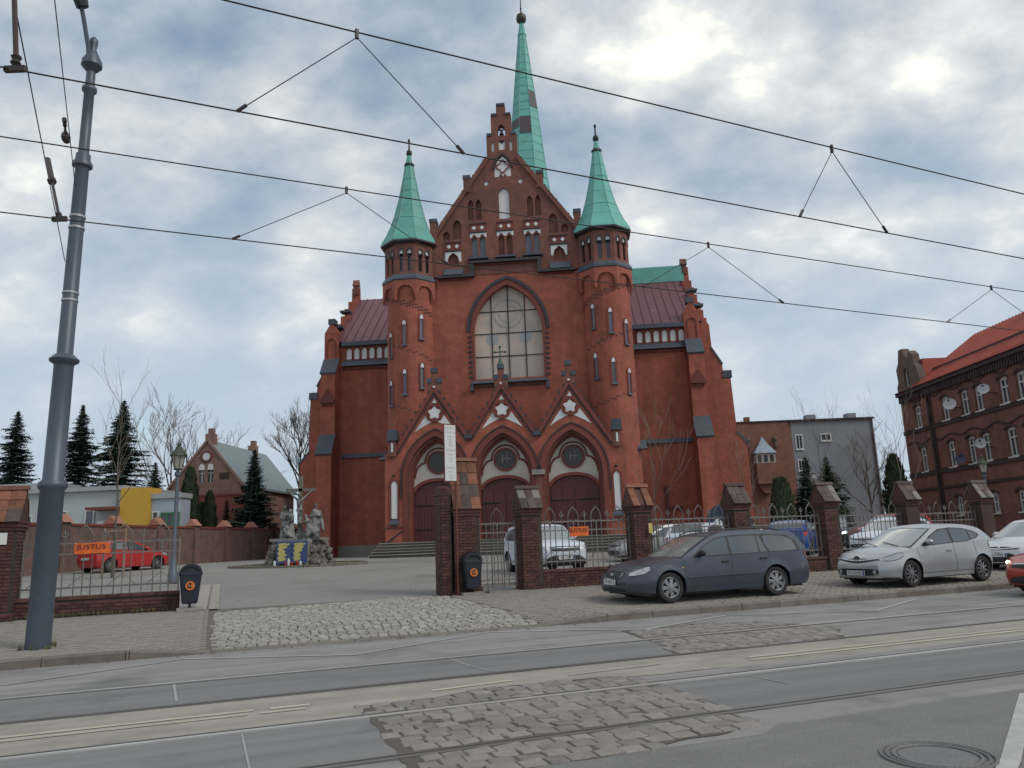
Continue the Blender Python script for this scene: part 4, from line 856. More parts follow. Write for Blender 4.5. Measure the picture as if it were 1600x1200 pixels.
MONDEO = dict(wb=2.754, fo=.93, ro=1.08, W=1.82, R=.318, belt=[(-2.46, .97), (-1.6, .965), (.4, .925), (1.0, .905), (1.5, .85), (1.95, .76), (2.2, .68), (2.31, .62)],
    cab=[(1.02, .90), (.55, 1.18), (.12, 1.38), (-.3, 1.44), (-1.0, 1.455), (-1.7, 1.43), (-2.08, 1.385), (-2.25, 1.2), (-2.4, .96)], ws=(.02, .235), rw=(.82, .95), tumble=.30,
    dlo=[(.72, .925, .96), (.45, .935, 1.15), (.05, .94, 1.33), (-.4, .945, 1.375), (-1.2, .955, 1.375), (-1.85, .965, 1.335), (-2.1, .975, 1.2), (-2.16, .98, 1.05)],
    win=[[(.66, .945, .975), (.42, .95, 1.15), (.06, .955, 1.305), (-.2, .957, 1.335)], [(-.26, .957, 1.335), (-.9, .965, 1.345), (-1.0, .967, 1.335)], [(-1.03, .967, 1.33), (-1.10, .969, 1.33), (-1.22, .97, .99)], [(-1.2, 1.16, 1.33), (-1.3, .975, 1.335), (-1.75, .98, 1.31), (-2.0, .985, 1.22), (-2.07, .99, 1.06)]],
    hl=[(1.86, .70, .775), (2.0, .635, .765), (2.2, .60, .715), (2.30, .60, .665)], tl=[(-2.46, .74, 1.0), (-2.36, .8, .98), (-2.28, .88, .96)],
    gaps=[(1.0, .5, .88), (-.22, .32, .95), (-1.25, .62, .955)], handles=[(-.05, .80), (-1.08, .83)], mirror=(.56, .95), mould=True, spokes=7, sw=(.025, .048), nose=[(.15, -.12), (.3, -.02), (.45, 0), (.55, -.02), (.63, -.08), (.75, -.25)],
    front=[('grille', BLK, [(-.36, .60, .63), (-.28, .545, .66), (0, .53, .672), (.28, .545, .66), (.36, .60, .63)], .016), ('grille_frame', CHROME, [(-.40, .595, .645), (-.3, .53, .675), (0, .515, .687), (.3, .53, .675), (.40, .595, .645)], .009),
           ('lower_intake', BLK, [(-.52, .265, .32), (0, .25, .34), (.52, .265, .32)], .012), ('bumper_split', BLK, [(-.6, .405, .417), (0, .40, .412), (.6, .405, .417)], .006)])

mond, mf, ms, msh = car('dark blue grey estate car with roof rails parked on the pavement', (4.23, 18.50, .172), radians(200.2), spec(MONDEO, paint=paint('blue_grey_metallic', (.060, .070, .097), .4, .22), plate=(.0, .455, False, 'SY 1099S'), mm=BLK, hm=BLK))
for s in (-1, 1):
    pts = [msh(t, s*.9, .02) for t in [.27+.5*k/14 for k in range(15)]]
    MB().tube([(x, y, z+.035*min(1, k/2, (14-k)/2)) for k, (x, y, z) in enumerate(pts)], .016, 6).build('roof_rail', BLK, mond)
    MB().ball((2.17, s*.60, .345), .075, 10, (.5, 1.1, .6)).build('fog_lamp', HLAMP, mond)
    MB().box(-.02, .02, -.006, .006, -.012, .012).build('side_repeater', AMBER, mond, loc=ms(1.05, .72, s, .008))
p = mf(0, .605, .035); MB().ball(p, .05, 12, (.3, 1.5, .62)).build('badge', CHROME, mond, 'all')
for a, b in (((.98, .5, .935), (.62, -.1, .985)), ((.98, -.25, .935), (.66, -.72, .985))): MB().tube([(a[0]+.03, a[1], a[2]+.03), (b[0]+.16, b[1], b[2]+.02)], .009, 4).build('wiper', BLK, mond)
MB().tube([(.0, 0, 1.44), (-.14, 0, 1.60)], .006, 4).build('aerial', BLK, mond)
CLIO = dict(wb=2.589, fo=.84, ro=.62, W=1.74, R=.312, belt=[(-1.92, 1.02), (-1.2, 1.01), (.3, .94), (.95, .91), (1.4, .86), (1.8, .77), (2.05, .68), (2.14, .63)],
    cab=[(1.12, .90), (.6, 1.15), (.08, 1.385), (-.35, 1.435), (-.9, 1.42), (-1.4, 1.345), (-1.62, 1.24), (-1.78, 1.1), (-1.86, 1.0)], ws=(.02, .30), rw=(.82, .96), tumble=.34,
    dlo=[(.78, .935, .955), (.4, .945, 1.17), (0, .965, 1.325), (-.45, .985, 1.355), (-.9, 1.0, 1.325), (-1.25, 1.06, 1.25), (-1.42, 1.13, 1.17)],
    win=[[(.70, .955, .97), (.52, .958, 1.07)], [(.48, .96, 1.09), (.38, .963, 1.15), (0, .98, 1.295), (-.3, .993, 1.325)], [(-.38, .995, 1.33), (-.75, 1.005, 1.32), (-1.0, 1.02, 1.28)], [(-1.04, 1.03, 1.27), (-1.2, 1.07, 1.23), (-1.34, 1.12, 1.17)]],
    hl=[(1.5, .735, .80), (1.72, .665, .80), (1.95, .635, .74), (2.06, .64, .70)], tl=[(-1.92, .78, 1.0), (-1.82, .8, .98), (-1.68, .86, .94)],
    gaps=[(.98, .5, .9), (-.32, .32, .98), (-1.1, .6, .99)], handles=[(-.12, .80)], mirror=(.62, .97), spokes=9, sw=(.014, .022), rim=ALLOYD, rim2=ALLOY, nose=[(.15, -.10), (.28, -.01), (.42, 0), (.55, -.01), (.66, -.06), (.8, -.2)],
    front=[('grille', BLK, [(-.62, .67, .70), (-.3, .61, .665), (0, .585, .66), (.3, .61, .665), (.62, .67, .70)], .016), ('grille_bar', CHROME, [(-.62, .69, .705), (-.3, .65, .672), (0, .635, .66), (.3, .65, .672), (.62, .69, .705)], .022),
           ('lower_intake', BLK, [(-.60, .34, .42), (-.45, .29, .45), (0, .28, .455), (.45, .29, .45), (.60, .34, .42)], .012)])
clio, cf, cs, csh = car('silver five door hatchback with diamond badge parked beside the fence', (10.23, 20.48, .165), radians(205.1), spec(CLIO, paint=paint('silver_metallic', (.42, .43, .445), .5, .1), plate=(.0, .35, False, 'STA 81005'), mm=None or paint('silver_mirror', (.36, .37, .385), .5, .08)))
p = Vector(cf(0, .655, .03)); bm_ = MB()
bm_.plate([(-.055, 0), (0, -.085), (.055, 0), (0, .085)], [[(-.026, 0), (0, .042), (.026, 0), (0, -.042)]], 0, .02); o = bm_.build('diamond_badge', CHROME, clio, loc=p, rz=-pi/2); o.rotation_euler = (0, 0, pi/2)
MB().plate(circ(0, 0, .1, 16), [], .021, .03).build('badge_backing', BLK, clio, loc=p, rz=pi/2)
for s in (-1, 1): MB().ball(cf(s*.5, .37, .01), .05, 10, (.4, 1, 1)).build('fog_lamp', HLAMP, clio)
for a, b in (((1.08, .45, .93), (.86, -.15, 1.03)), ((1.08, -.2, .93), (.9, -.66, 1.02))): MB().tube([(a[0]+.07, a[1], a[2]+.02), (b[0]+.12, b[1], b[2]+.02)], .009, 4).build('wiper', BLK, clio)
YAR = spec(CLIO, front=[('grille', BLK, [(-.55, .62, .66), (0, .60, .66), (.55, .62, .66)], .014), ('grille_bar', CHROME, [(-.6, .655, .675), (-.15, .62, .655), (0, .60, .65), (.15, .62, .655), (.6, .655, .675)], .02), ('lower_intake', BLK, [(-.55, .27, .36), (-.4, .26, .5), (0, .26, .53), (.4, .26, .5), (.55, .27, .36)], .012)])
toy, yf, ys, ysh = car('pale white hatchback with black lower grille parked behind the silver hatchback', (15.9, 24.25, .205), radians(208), spec(YAR, paint=paint('pearl_white', (.58, .6, .62), .1, .06), plate=(0, .46, False, 'SL 17EW')))
MB().ball(yf(0, .665, .02), .05, 12, (.4, 1.4, .9)).build('badge', CHROME, toy, 'all')
q = W(18.55, 12.05); redr, rf_, rs_, rsh_ = car('red hatchback with lit headlamp driving in from the road', (q.x, q.y, .012), RA+pi, spec(CLIO, paint=paint('red_metallic', (.34, .035, .022), .3, .1), plate=None, front=[('grille', BLK, [(-.5, .6, .66), (0, .58, .68), (.5, .6, .66)], .014), ('grille_bar', CHROME, [(-.5, .67, .69), (0, .68, .70), (.5, .67, .69)], .02), ('lower_intake', BLK, [(-.55, .27, .38), (0, .26, .46), (.55, .27, .38)], .012)]))
LAMP = bpy.data.materials.new('lit_headlamp'); LAMP.use_nodes = True; LAMP.node_tree.nodes['Principled BSDF'].inputs['Emission Color'].default_value = (1, .78, .45, 1); LAMP.node_tree.nodes['Principled BSDF'].inputs['Emission Strength'].default_value = 2.0
for s in (-1, 1): MB().ball(rs_(2.0, .70, s, -.01), .05, 10).build('lit_bulb', LAMP, redr)
# cars inside the churchyard
SUV = spec(MONDEO, wb=2.5, fo=.84, ro=.82, W=1.78, R=.34, hero=False, lift=.06, belt=[(-2.07, 1.08), (-1.2, 1.06), (.4, 1.03), (.95, 1.02), (1.4, .99), (1.8, .93), (2.0, .86), (2.09, .8)],
    cab=[(1.02, 1.01), (.62, 1.3), (.3, 1.52), (-.2, 1.585), (-.9, 1.59), (-1.5, 1.56), (-1.8, 1.48), (-1.95, 1.25), (-2.02, 1.07)], ws=(.02, .22), rw=(.84, .96),
    dlo=[(.74, 1.04, 1.07), (.5, 1.05, 1.25), (.15, 1.06, 1.46), (-.4, 1.065, 1.5), (-1.2, 1.075, 1.49), (-1.7, 1.1, 1.4), (-1.82, 1.15, 1.25)],
    win=[[(.68, 1.06, 1.09), (.47, 1.07, 1.25), (.15, 1.075, 1.43), (-.25, 1.08, 1.47)], [(-.32, 1.08, 1.47), (-1.15, 1.09, 1.46)], [(-1.22, 1.1, 1.45), (-1.6, 1.11, 1.4), (-1.75, 1.16, 1.27)]],
    hl=[(1.7, .80, .9), (1.9, .78, .9), (2.06, .77, .86)], tl=[(-2.07, .85, 1.1), (-1.95, .88, 1.08), (-1.85, .9, 1.0)], mirror=(.62, 1.08), nose=[(.2, -.1), (.35, 0), (.75, 0), (.85, -.08), (1.0, -.25)],
    front=[('grille', BLK, [(-.5, .72, .85), (0, .70, .86), (.5, .72, .85)], .014), ('grille_bar', CHROME, [(-.48, .80, .82), (0, .79, .81), (.48, .80, .82)], .02), ('lower_intake', BLK, [(-.7, .3, .42), (-.5, .28, .56), (0, .28, .58), (.5, .28, .56), (.7, .3, .42)], .012)],
    rear=[('tailgate_recess', BLK, [(-.5, .5, .56), (.5, .5, .56)], .006)])
HB = spec(CLIO, hero=False, rear=[('tailgate_gap', BLK, [(-.6, .56, .575), (.6, .56, .575)], .006)])
vit, *_ = car('white compact SUV behind the fence facing the street', (.85, 27.4, .52), radians(-72), spec(SUV, paint=paint('solid_white', (.60, .64, .70), 0, .04), plate=(0, .5, False, 'SPI 6YR3')))
def yardcar(label, x, y, hd, sp, dz=0.): return car(label, (x, y, zst((x, y))+dz), radians(hd), sp)[0]
WH = MT['solid_white']
yardcar('silver hatchback nose-left beside the church steps behind the second fence pillar', 6.0, 33.6, 196, spec(HB, paint=MT['silver_metallic']))
yardcar('white estate car with red tail lamp showing over the bonnet of the grey estate', 7.4, 31.6, 62, spec(MONDEO, hero=False, paint=WH, rplate=.7))
yardcar('small white car roof showing just over the roof of the grey estate', 10.0, 35.8, 66, spec(HB, paint=WH))
yardcar('blue hatchback seen from behind through the fence right of the grey estate', 12.0, 34.4, 62, spec(HB, paint=paint('royal_blue', (.02, .06, .22), .3, .08), rplate=.72))
yardcar('black SUV parked behind the fence next to the blue hatchback', 14.6, 36.6, 240, spec(SUV, paint=paint('black_metallic', (.018, .02, .026), .3, .1)))
yardcar('red SUV parked in the yard behind the fence before the tenement', 18.7, 39.6, 205, spec(SUV, paint=paint('bright_red', (.42, .03, .03), .1, .06)))
yardcar('white hatchback parked low behind the fence in front of the red SUV', 15.6, 33.0, 215, spec(HB, paint=WH))
yardcar('red hatchback parked beside the churchyard brick wall behind the orange banner', -19.2, 38.4, 64, spec(HB, paint=MT['bright_red'], rplate=.62))
# ---------------------------------------------------------------- churchyard fence along the pavement
FB = mat('sooty_fence_brick', (.082, .033, .027), .85, var=.5, scale=8, bump=.4, bscale=40)
FM = mat('fence_mortar', (.05, .04, .036), .95, var=.3, scale=8)
TILEO = mat('orange_clay_tile', (.18, .066, .036), .75, var=.5, scale=6, bump=.3, bscale=30, stain=((.16, .09, .06), 5, .55, .75))
TILED = mat('mossy_dark_tile', (.085, .06, .05), .85, var=.35, scale=8, bump=.3, stain=((.2, .18, .16), 4, .6, .8))
mat('pale_lichen_tile', (.19, .175, .16), .85, var=.3, scale=9)
WROUGHT = mat('weathered_steel_bar', (.20, .185, .175), .6, .5, var=.25, scale=10)
ORANGE = mat('orange_banner_sheet', (.68, .13, .02), .6, var=.08)
BRK = [MB().box(-.115, .115, -.014, .0, -.031, .031).mesh('brick', FB, recalc=False), MB().box(-.052, .052, -.014, .0, -.031, .031).mesh('brick', FB, recalc=False)]
def brick_face(par, w, z0, z1, mt):
    """courses of bricks on a face whose outward side is local -y; bricks stand proud of the mortar"""
    z = z0+.04; r = 0
    while z < z1-.03:
        x = -w/2+.006
        if r % 2: seq = [1]
        else: seq = []
        while True:
            l = .104 if (seq and len(seq) == 1 and x == -w/2+.006) else .23
            if x+l > w/2: l = .104
            if x+l > w/2+.004: break
            link('brick', BRK[0 if l > .2 else 1], par, mw=mt @ Matrix.Translation((x+l/2, random.uniform(-.003, .004), z))); x += l+.012
        z += .077; r += 1
def rotz(a): return Matrix.Rotation(a, 4, 'Z')
def tiles(par, m, w, z0, z1, d0, nr, nc, sgn):
    """clay tiles on one slope: eave at y=sgn*d0, ridge above y=0"""
    sl = sqrt(d0*d0+(z1-z0)**2); a = atan2(z1-z0, d0); tw = w/nc; tl = sl/nr
    me = MB().add([(-tw*.49, -.03, 0), (tw*.49, -.03, 0), (tw*.49, tl*1.06, .0), (-tw*.49, tl*1.06, 0), (-tw*.49, -.03, .03), (0, -.03, .045), (tw*.49, -.03, .03), (tw*.49, tl*1.06, .016), (0, tl*1.06, .03), (-tw*.49, tl*1.06, .016)],
        [(0, 1, 6, 5, 4), (4, 5, 8, 9), (5, 6, 7, 8), (1, 2, 7, 6), (0, 4, 9, 3)]).mesh('roof_tile', m)
    me2 = me.copy(); me2.materials[0] = TILED if m is TILEO else MT['pale_lichen_tile']
    for r in range(nr):
        for c in range(nc):
            if random.random() < .03: continue
            M_ = Matrix.Rotation(0 if sgn < 0 else pi, 4, 'Z') @ Matrix.Translation((-w/2+tw*(c+.5)+random.uniform(-.006, .006), -d0+tl*r*cos(a), z0+tl*r*sin(a))) @ Matrix.Rotation(a+random.uniform(-.02, .05), 4, 'X') @ Matrix.Rotation(random.uniform(-.02, .02), 4, 'Z')
            link('roof_tile', me if random.random() > .22 else me2, par, mw=M_)
def pillar(label, s, t, w=.58, d=.52, ze=2.48, zr=3.05, tm=None, bricks=True, rows=2, cols=3, grp=None, ov=.06):
    tm = tm or TILED; zb = zg(t); p = thing('fence_pillar', label, 'pillar', W(s, t, zb), RA, grp); h = ze-zb; hr = zr-zb
    MB().box(-w/2+.014, w/2-.014, -d/2+.014, d/2-.014, -.2, h).build('core', FM if bricks else MT['fence_brick_far'], p)
    MB().box(-w/2-.02, w/2+.02, -d/2-.02, d/2+.02, -.2, .16).build('plinth', FM if bricks else MT['fence_brick_far'], p)
    if bricks:
        for a, ww, dd in ((0, w, d), (-pi/2, d, w), (pi/2, d, w)): brick_face(p, ww, .18, h-.22, rotz(a) @ Matrix.Translation((0, -dd/2+.014, 0)))
        for a, ww, dd in ((0, w+.04, d+.04), (-pi/2, d+.04, w+.04), (pi/2, d+.04, w+.04)): brick_face(p, ww, 0, .17, rotz(a) @ Matrix.Translation((0, -dd/2, 0)))
    for k, (e, z0, z1) in enumerate(((.02, h-.22, h-.14), (.04, h-.14, h-.06), (.06, h-.06, h))): MB().box(-w/2-e, w/2+e, -d/2-e, d/2+e, z0, z1-.003).build('corbel_course', FB, p)
    D0 = d/2+ov
    MB().prism([(-D0+.03, h), (D0-.03, h), (0, hr-.05)], -w/2-.02, w/2+.02, 'x').build('gable_core', FB, p)
    tiles(p, tm, w+.06, h-.02, hr-.04, D0+.02, rows, cols, -1); tiles(p, tm, w+.06, h-.02, hr-.04, D0+.02, rows, cols, 1)
    MB().prism([(-.09, hr-.06), (.09, hr-.06), (.05, hr+.03), (-.05, hr+.03)], -w/2-.07, w/2+.07, 'x').build('ridge_tile', tm, p)
    return p
brickmat('fence_brick_far', (.085, .034, .028), (.06, .028, .025), (.05, .04, .036), dirt=(.025, .02, .018), dscale=1.2, bump=.3)
TF = 19.95
ps = [7.66+3.42*k+.31 for k in range(6)]
lab = ['dark brick fence pillar with grey slipped tiles right of the narrow gate', 'dark brick fence pillar with an orange tile cap and small yellow notice', 'brick fence pillar with mossy tiled cap behind the roof of the grey estate',
       'brick fence pillar with silvery tiles between the grey estate and silver hatchback', 'brick fence pillar with brown tiled cap above the bonnet of the silver hatchback', 'brick fence pillar with pale tiles next to the pale white hatchback']
for k, s in enumerate(ps):
    p = pillar(lab[k], s, TF, tm=TILEO if k == 1 else TILED, bricks=k < 4, grp='pillars of the street fence')
    if k == 1: MB().box(.12, .24, -.365, -.352, 1.35, 1.62).build('yellow_notice', mat('yellow_notice', (.55, .45, .15), .7), p)
    if k == 3: MB().lathe([(.05, 0), (.1, .1), (.11, .2), (.03, .3)], 10, (-.25, .1, 2.7)).build('cap_lantern', WROUGHT, p, True)
gp = pillar('tall brick gate pillar with high orange tiled cap beside the driveway', 6.08, TF-.1, .7, .72, 2.5, 3.8, TILEO, True, 4, 3, 'pillars of the street fence', .02)
gs = thing('gate_post', 'narrow brick gate pier on the driveway side of the tall gate pillar', 'pier', W(5.53, TF-.15, zg(TF)), RA)
MB().box(-.13, .13, -.3, .3, -.2, 2.5).build('core', FM, gs); MB().prism([(-.3, 2.5), (.3, 2.5), (.22, 2.68), (0, 2.75), (-.22, 2.68)], -.15, .15, 'x').build('cap', FB, gs)
brick_face(gs, .27, .0, 2.5, Matrix.Translation((0, -.3, 0))); brick_face(gs, .6, 0, 2.5, rotz(-pi/2) @ Matrix.Translation((0, -.13, 0)))
lp = pillar('brick fence pillar with broken orange tiles at the left edge by the tram pole', -4.42, 20.25, .8, .8, 2.45, 3.2, TILEO, True, 3, 3, 'pillars of the street fence')
MB().box(.05, .2, -.42, -.405, 1.6, 1.85).build('paper_notice', PLATEW, lp)
# low walls
def lowwall(label, s0, s1, t, ztop, bricks=True):
    zb = zg(t); w = s1-s0; o = thing('low_wall', label, 'wall', W((s0+s1)/2, t, zb), RA, 'low brick walls under the railings'); h = ztop-zb
    MB().box(-w/2, w/2, -.17, .17, -.2, h-.07).build('core', FM if bricks else MT['fence_brick_far'], o)
    if bricks: brick_face(o, w, 0, h-.08, Matrix.Translation((0, -.17, 0)))
    n = int(w/.24)
    for k in range(n): MB().box(-w/2+w*k/n+.004, -w/2+w*(k+1)/n-.004, -.2, .2, h-.07, h).build('coping_brick', FB, o)
    return o
# railing panels
def tube_mesh(name, pts, r, n=6): return MB().tube(pts, r, n).mesh(name, WROUGHT, 60)
def spear_mesh(h, fleur=True):
    mb = MB().tube([(0, 0, 0), (0, 0, h-.12)], .013, 6)
    mb.lathe([(.013, h-.14), (.028, h-.10), (.012, h-.08), (.034, h-.05), (.003, h+.05)], 6)
    if fleur:
        for s in (-1, 1): mb.tube([(0, 0, h-.12), (s*.05, 0, h-.09), (s*.065, 0, h-.04), (s*.045, 0, h-.015)], [.012, .012, .011, .006], 5)
    return mb.mesh('spear_bar', WROUGHT, 60)
def arch_pts(hw, z0, sp, top, n=7):
    p = pointed(0, hw, z0, sp, top-sp, n)[1:]; return [(x, 0, z) for x, z in p]+[(-hw, 0, z0)]
def railing(label, s0, s1, t, z0, top=2.45, na=4, grp='railing panels of the street fence', gate=False, name='railing_panel', cat='railing'):
    w = s1-s0; o = thing(name, label, cat, W(s0, t, 0), RA, grp); hw = min(.17, w/na*.22)
    am = tube_mesh('arch_bar', arch_pts(hw, z0, top-.28, top), .014); sm = spear_mesh(top-.13-z0); im = spear_mesh(top-.42-z0, False)
    for k in range(na):
        x = w*(k+.5)/na; link('arch_bar', am, o, (x, 0, 0)); link('inner_bar', im, o, (x, 0, z0))
        MB().tube([(x-.03, 0, top+.035), (x, 0, top-.01), (x+.03, 0, top+.035)], .012, 5).build('arch_tip', WROUGHT, o)
        mb = MB()
        for s in (-1, 1): mb.ball((x+s*hw*.55, 0, top-.36), .03, 6)
        mb.build('leaf_bosses', WROUGHT, o)['kind'] = 'stuff'
    for k in range(1, na): link('spear_bar', sm, o, (w*k/na, 0, z0))
    for z, th in ((top-.38, .013), (top-.62, .012), (z0+.2, .014)): MB().box(.02, w-.02, -th, th, z-th*1.4, z+th*1.4).build('rail', WROUGHT, o)
    for x in (.02, w-.02): MB().box(x-.014, x+.014, -.014, .014, z0, top-.3).build('end_bar', WROUGHT, o)
    for k in range(na):
        x = w*(k+.5)/na; MB().tube([(x-hw*1.8, 0, z0+.2), (x, 0, z0+.48), (x+hw*1.8, 0, z0+.2)], .009, 5).build('brace', WROUGHT, o)
    return o
rl = ['steel railing with pointed arches carrying the orange banner over the white SUV', 'railing panel right behind the grey estate car', 'railing panel in front of the blue hatchback and black SUV', 'railing panel in front of the red SUV behind the silver hatchback', 'railing panel before the dark tenement beside the pale white hatchback']
for k in range(5):
    a, b = ps[k]+.29, ps[k+1]-.29
    lowwall(['low brick wall between narrow gate pillar and grey estate bonnet', 'low brick wall hidden behind the grey estate car', 'low brick wall between the rear of the grey estate and the silver hatchback', 'low brick wall behind the silver hatchback', 'low brick wall behind the nose of the pale white hatchback'][k], a, b, TF, .80-.02*k, k in (0, 2))
    railing(rl[k], a, b, TF, .80-.02*k, 2.45-.025*k)
railing('narrow steel pedestrian gate between two brick pillars', 6.55, 7.58, TF, .40, 2.45, 1, None, name='garden_gate', cat='gate')
g2 = bpy.data.objects['garden_gate']
for k in range(1, 5): MB().tube([(1.03*k/5, 0, .4), (1.03*k/5, 0, 2.05)], .012, 6).build('gate_bar', WROUGHT, g2)
for z in (.45, 1.05): MB().box(.02, 1.0, -.015, .015, z-.02, z+.02).build('gate_rail', WROUGHT, g2)
MB().box(.05, 1.0, .005, .012, .45, .52).build('kick_plate', WROUGHT, g2)
lowwall('low sooty brick wall left of the driveway below the railing', -4.02, -.74, 20.3, .76)
lowwall('low brick wall continuing left beyond the tiled pillar by the tram pole', -8.05, -4.84, 20.3, .76, False); railing('steel railing continuing left beyond the tiled pillar by the tram pole', -8.05, -4.84, 20.3, .74, 2.3, 4)
pillar('brick fence pillar farthest left beyond the tram pole', -8.45, 20.25, .7, .7, 2.45, 3.1, TILED, False, 2, 3, 'pillars of the street fence')
lf = railing('old steel railing with bent arches left of the driveway carrying an orange banner', -4.0, -.76, 20.3, .74, 2.3, 4)
def banner(label, s, t, z, w, h, txt):
    o = thing('advertising_banner', label, 'banner', W(s, t, z), RA)
    mb = MB(); n = 8
    mb.add([(-w/2+w*i/n, -.012+.008*sin(i*1.7+j), -h/2+h*j/2-.01*sin(i*.9)) for j in range(3) for i in range(n+1)], [(j*(n+1)+i, j*(n+1)+i+1, (j+1)*(n+1)+i+1, (j+1)*(n+1)+i) for j in range(2) for i in range(n)])
    mb.box(-w/2, w/2, -.002, .002, -h/2, h/2); mb.build('sheet', ORANGE, o, recalc=False)
    link('lettering', text_mesh(txt, h*.62, BLK, .001), o, mw=Matrix.Translation((-w*.02, -.026, h*.12)) @ Matrix.Rotation(pi/2, 4, 'X') @ Matrix.Diagonal((1.18*w/.68, 1, 1, 1)))
    for x in (-w/2+.02, w/2-.02): MB().box(x-.006, x+.006, -.02, .03, h/2-.02, h/2+.01).build('cable_tie', PLATEW, o)
banner('orange advertising banner tied to the railing left of the driveway', -2.62, 20.27, 1.80, .72, .24, 'JUSTUS')
banner('orange advertising banner tied to the railing above the white SUV', 9.48, TF-.03, 1.79, .58, .25, 'JUSTUS!')
# litter bins
NAVY = mat('navy_plastic', (.016, .02, .032), .45, var=.15, scale=6)
EMB = mat('orange_emblem', (.62, .16, .02), .6, var=.05)
def litter_bin(label, s, t):
    o = thing('litter_bin', label, 'litter bin', W(s, t, zg(t)), RA, 'dark litter bins at the gateway')
    MB().box(-.27, .27, -.16, .16, 0, .07).build('base_slab', STONE, o); MB().box(-.03, .03, -.02, .02, .07, .2).build('post', IRON, o)
    pr = lambda w, d, z: [(x*w, y*d, z) for x, y in ((-1, -.75), (-.8, -1), (.8, -1), (1, -.75), (1, .75), (.8, 1), (-.8, 1), (-1, .75))]
    L = [pr(.15, .13, .16), pr(.17, .145, .2), pr(.235, .19, .78), pr(.25, .2, .8), pr(.25, .2, .85), pr(.235, .19, .86)]
    MB().add([p for q in L for p in q], [(j*8+i, j*8+(i+1) % 8, (j+1)*8+(i+1) % 8, (j+1)*8+i) for j in range(5) for i in range(8)]+[tuple(range(7, -1, -1)), tuple(range(40, 48))]).build('body', NAVY, o)
    n = 10; hd = [(.24*cos(pi*i/n), .85+.2*sin(pi*i/n)) for i in range(n+1)]; hi = [(.19*cos(pi*i/n), .86+.13*sin(pi*i/n)) for i in range(n+1)]
    MB().plate(hd+[(x, z) for x, z in reversed(hi)], [], -.19, -.13).build('hood_rim', NAVY, o); MB().prism(hd, -.125, .19).build('hood', NAVY, o); MB().prism(hi, -.15, -.127).build('opening', BLK, o)
    m = Matrix.Translation((0, -.183, .56)) @ Matrix.Rotation(-.075, 4, 'X')
    MB().plate(circ(0, 0, .1, 24), [], -.012, .0, m).build('emblem', EMB, o)
    e = MB().plate([(.065*cos(a), .065*sin(a)) for a in [pi*.15+1.7*pi*i/16 for i in range(17)]]+[(.04*cos(a), .04*sin(a)) for a in [pi*.15+1.7*pi*i/16 for i in range(16, -1, -1)]], [], -.016, -.0125, m); e.plate(rect(-.012, .012, -.045, .075), [], -.0165, -.0126, m); e.build('emblem_mark', BLK, o)
litter_bin('dark litter bin with orange emblem at the end of the left low wall', -.50, 19.75)
litter_bin('dark litter bin with orange emblem in front of the tall gate pillar', 6.1, 19.25)
# notice board on its pole
sg = thing('notice_sign', 'tall narrow white notice board on a rusty pole beside the gate pillar', 'sign', W(5.76, TF-.62, zg(TF-.5)), RA+.35)
RUSTY = mat('rusty_red_pole', (.14, .045, .035), .7, .2, var=.3, scale=9)
MB().tube([(0, 0, -.1), (0, 0, 4.5)], .032, 8).build('pole', RUSTY, sg); MB().box(-.40, -.02, -.07, -.045, 2.82, 4.33).build('board', RUSTY, sg)
MB().box(-.385, -.035, -.078, -.0705, 2.86, 4.30).build('white_face', mat('white_sign_face', (.62, .62, .61), .6, var=.05), sg)
GTX = mat('grey_print', (.36, .36, .38), .8, var=.2); RTX = mat('red_print', (.4, .08, .08), .8, var=.2)
for i, (tx, z, m, h) in enumerate((('PARAFIA', 4.22, GTX, .075), ('MSZE SW.', 4.11, GTX, .065), ('niedziela', 4.00, GTX, .05), ('7:00', 3.91, GTX, .055), ('8:30', 3.84, GTX, .055), ('10:00', 3.77, GTX, .055), ('KANCELARIA', 3.64, GTX, .05), ('wt. czw.', 3.53, RTX, .05), ('9:00', 3.44, GTX, .05), ('16:00', 3.36, GTX, .05), ('SPOWIEDZ', 3.19, GTX, .055), ('sobota', 3.09, GTX, .05), ('17:00', 3.0, GTX, .05), ('18:00', 2.93, GTX, .05))):
    link('lettering', text_mesh(tx, h, m, .0005), sg, mw=Matrix.Translation((-.21, -.0795, z)) @ Matrix.Rotation(pi/2, 4, 'X'))
# street lamps
LGREEN = mat('lamp_green', (.045, .065, .04), .6, .2, var=.2); LGLASS = mat('lamp_glass', (.38, .36, .3), .2, var=.15, scale=4); LPOST = mat('lamp_post_grey', (.10, .115, .14), .55, .3, var=.15)
def street_lamp(label, x, y, h=4.9, k=1.0):
    o = thing('street_lamp', label, 'street lamp', (x, y, zst((x, y))), .2, 'old style lanterns in the churchyard')
    MB().lathe([(.17, 0), (.17, .35), (.12, .42), (.10, .8), (.07, .9), (.06, h-1.2), (.11, h-1.15), (.11, h-1.05), (.05, h-1.0), (.06, h-.9)], 14).build('post', LPOST, o, True)
    MB().lathe([(.12, h-.92), (.22, h-.45)], 6, caps=False).build('lantern_glass', LGLASS, o)
    fr = MB()
    for i in range(6): a = i*pi/3; fr.tube([(.125*cos(a), .125*sin(a), h-.92), (.225*cos(a), .225*sin(a), h-.45)], .014, 4)
    fr.build('lantern_frame', LGREEN, o); MB().lathe([(.31, h-.46), (.29, h-.40), (.13, h-.22), (.11, h-.15), (.05, h-.12), (.07, h-.05), (.02, h+.05), (.005, h+.16)], 8).build('lantern_roof', LGREEN, o)
    MB().lathe([(.14, h-.96), (.15, h-.92), (.14, h-.9)], 8).build('lantern_base', LGREEN, o)
street_lamp('green lantern street lamp standing behind the left litter bin', -11.9, 27.3, 4.85)
street_lamp('green lantern street lamp in front of the dark tenement', 25.8, 43, 4.6)
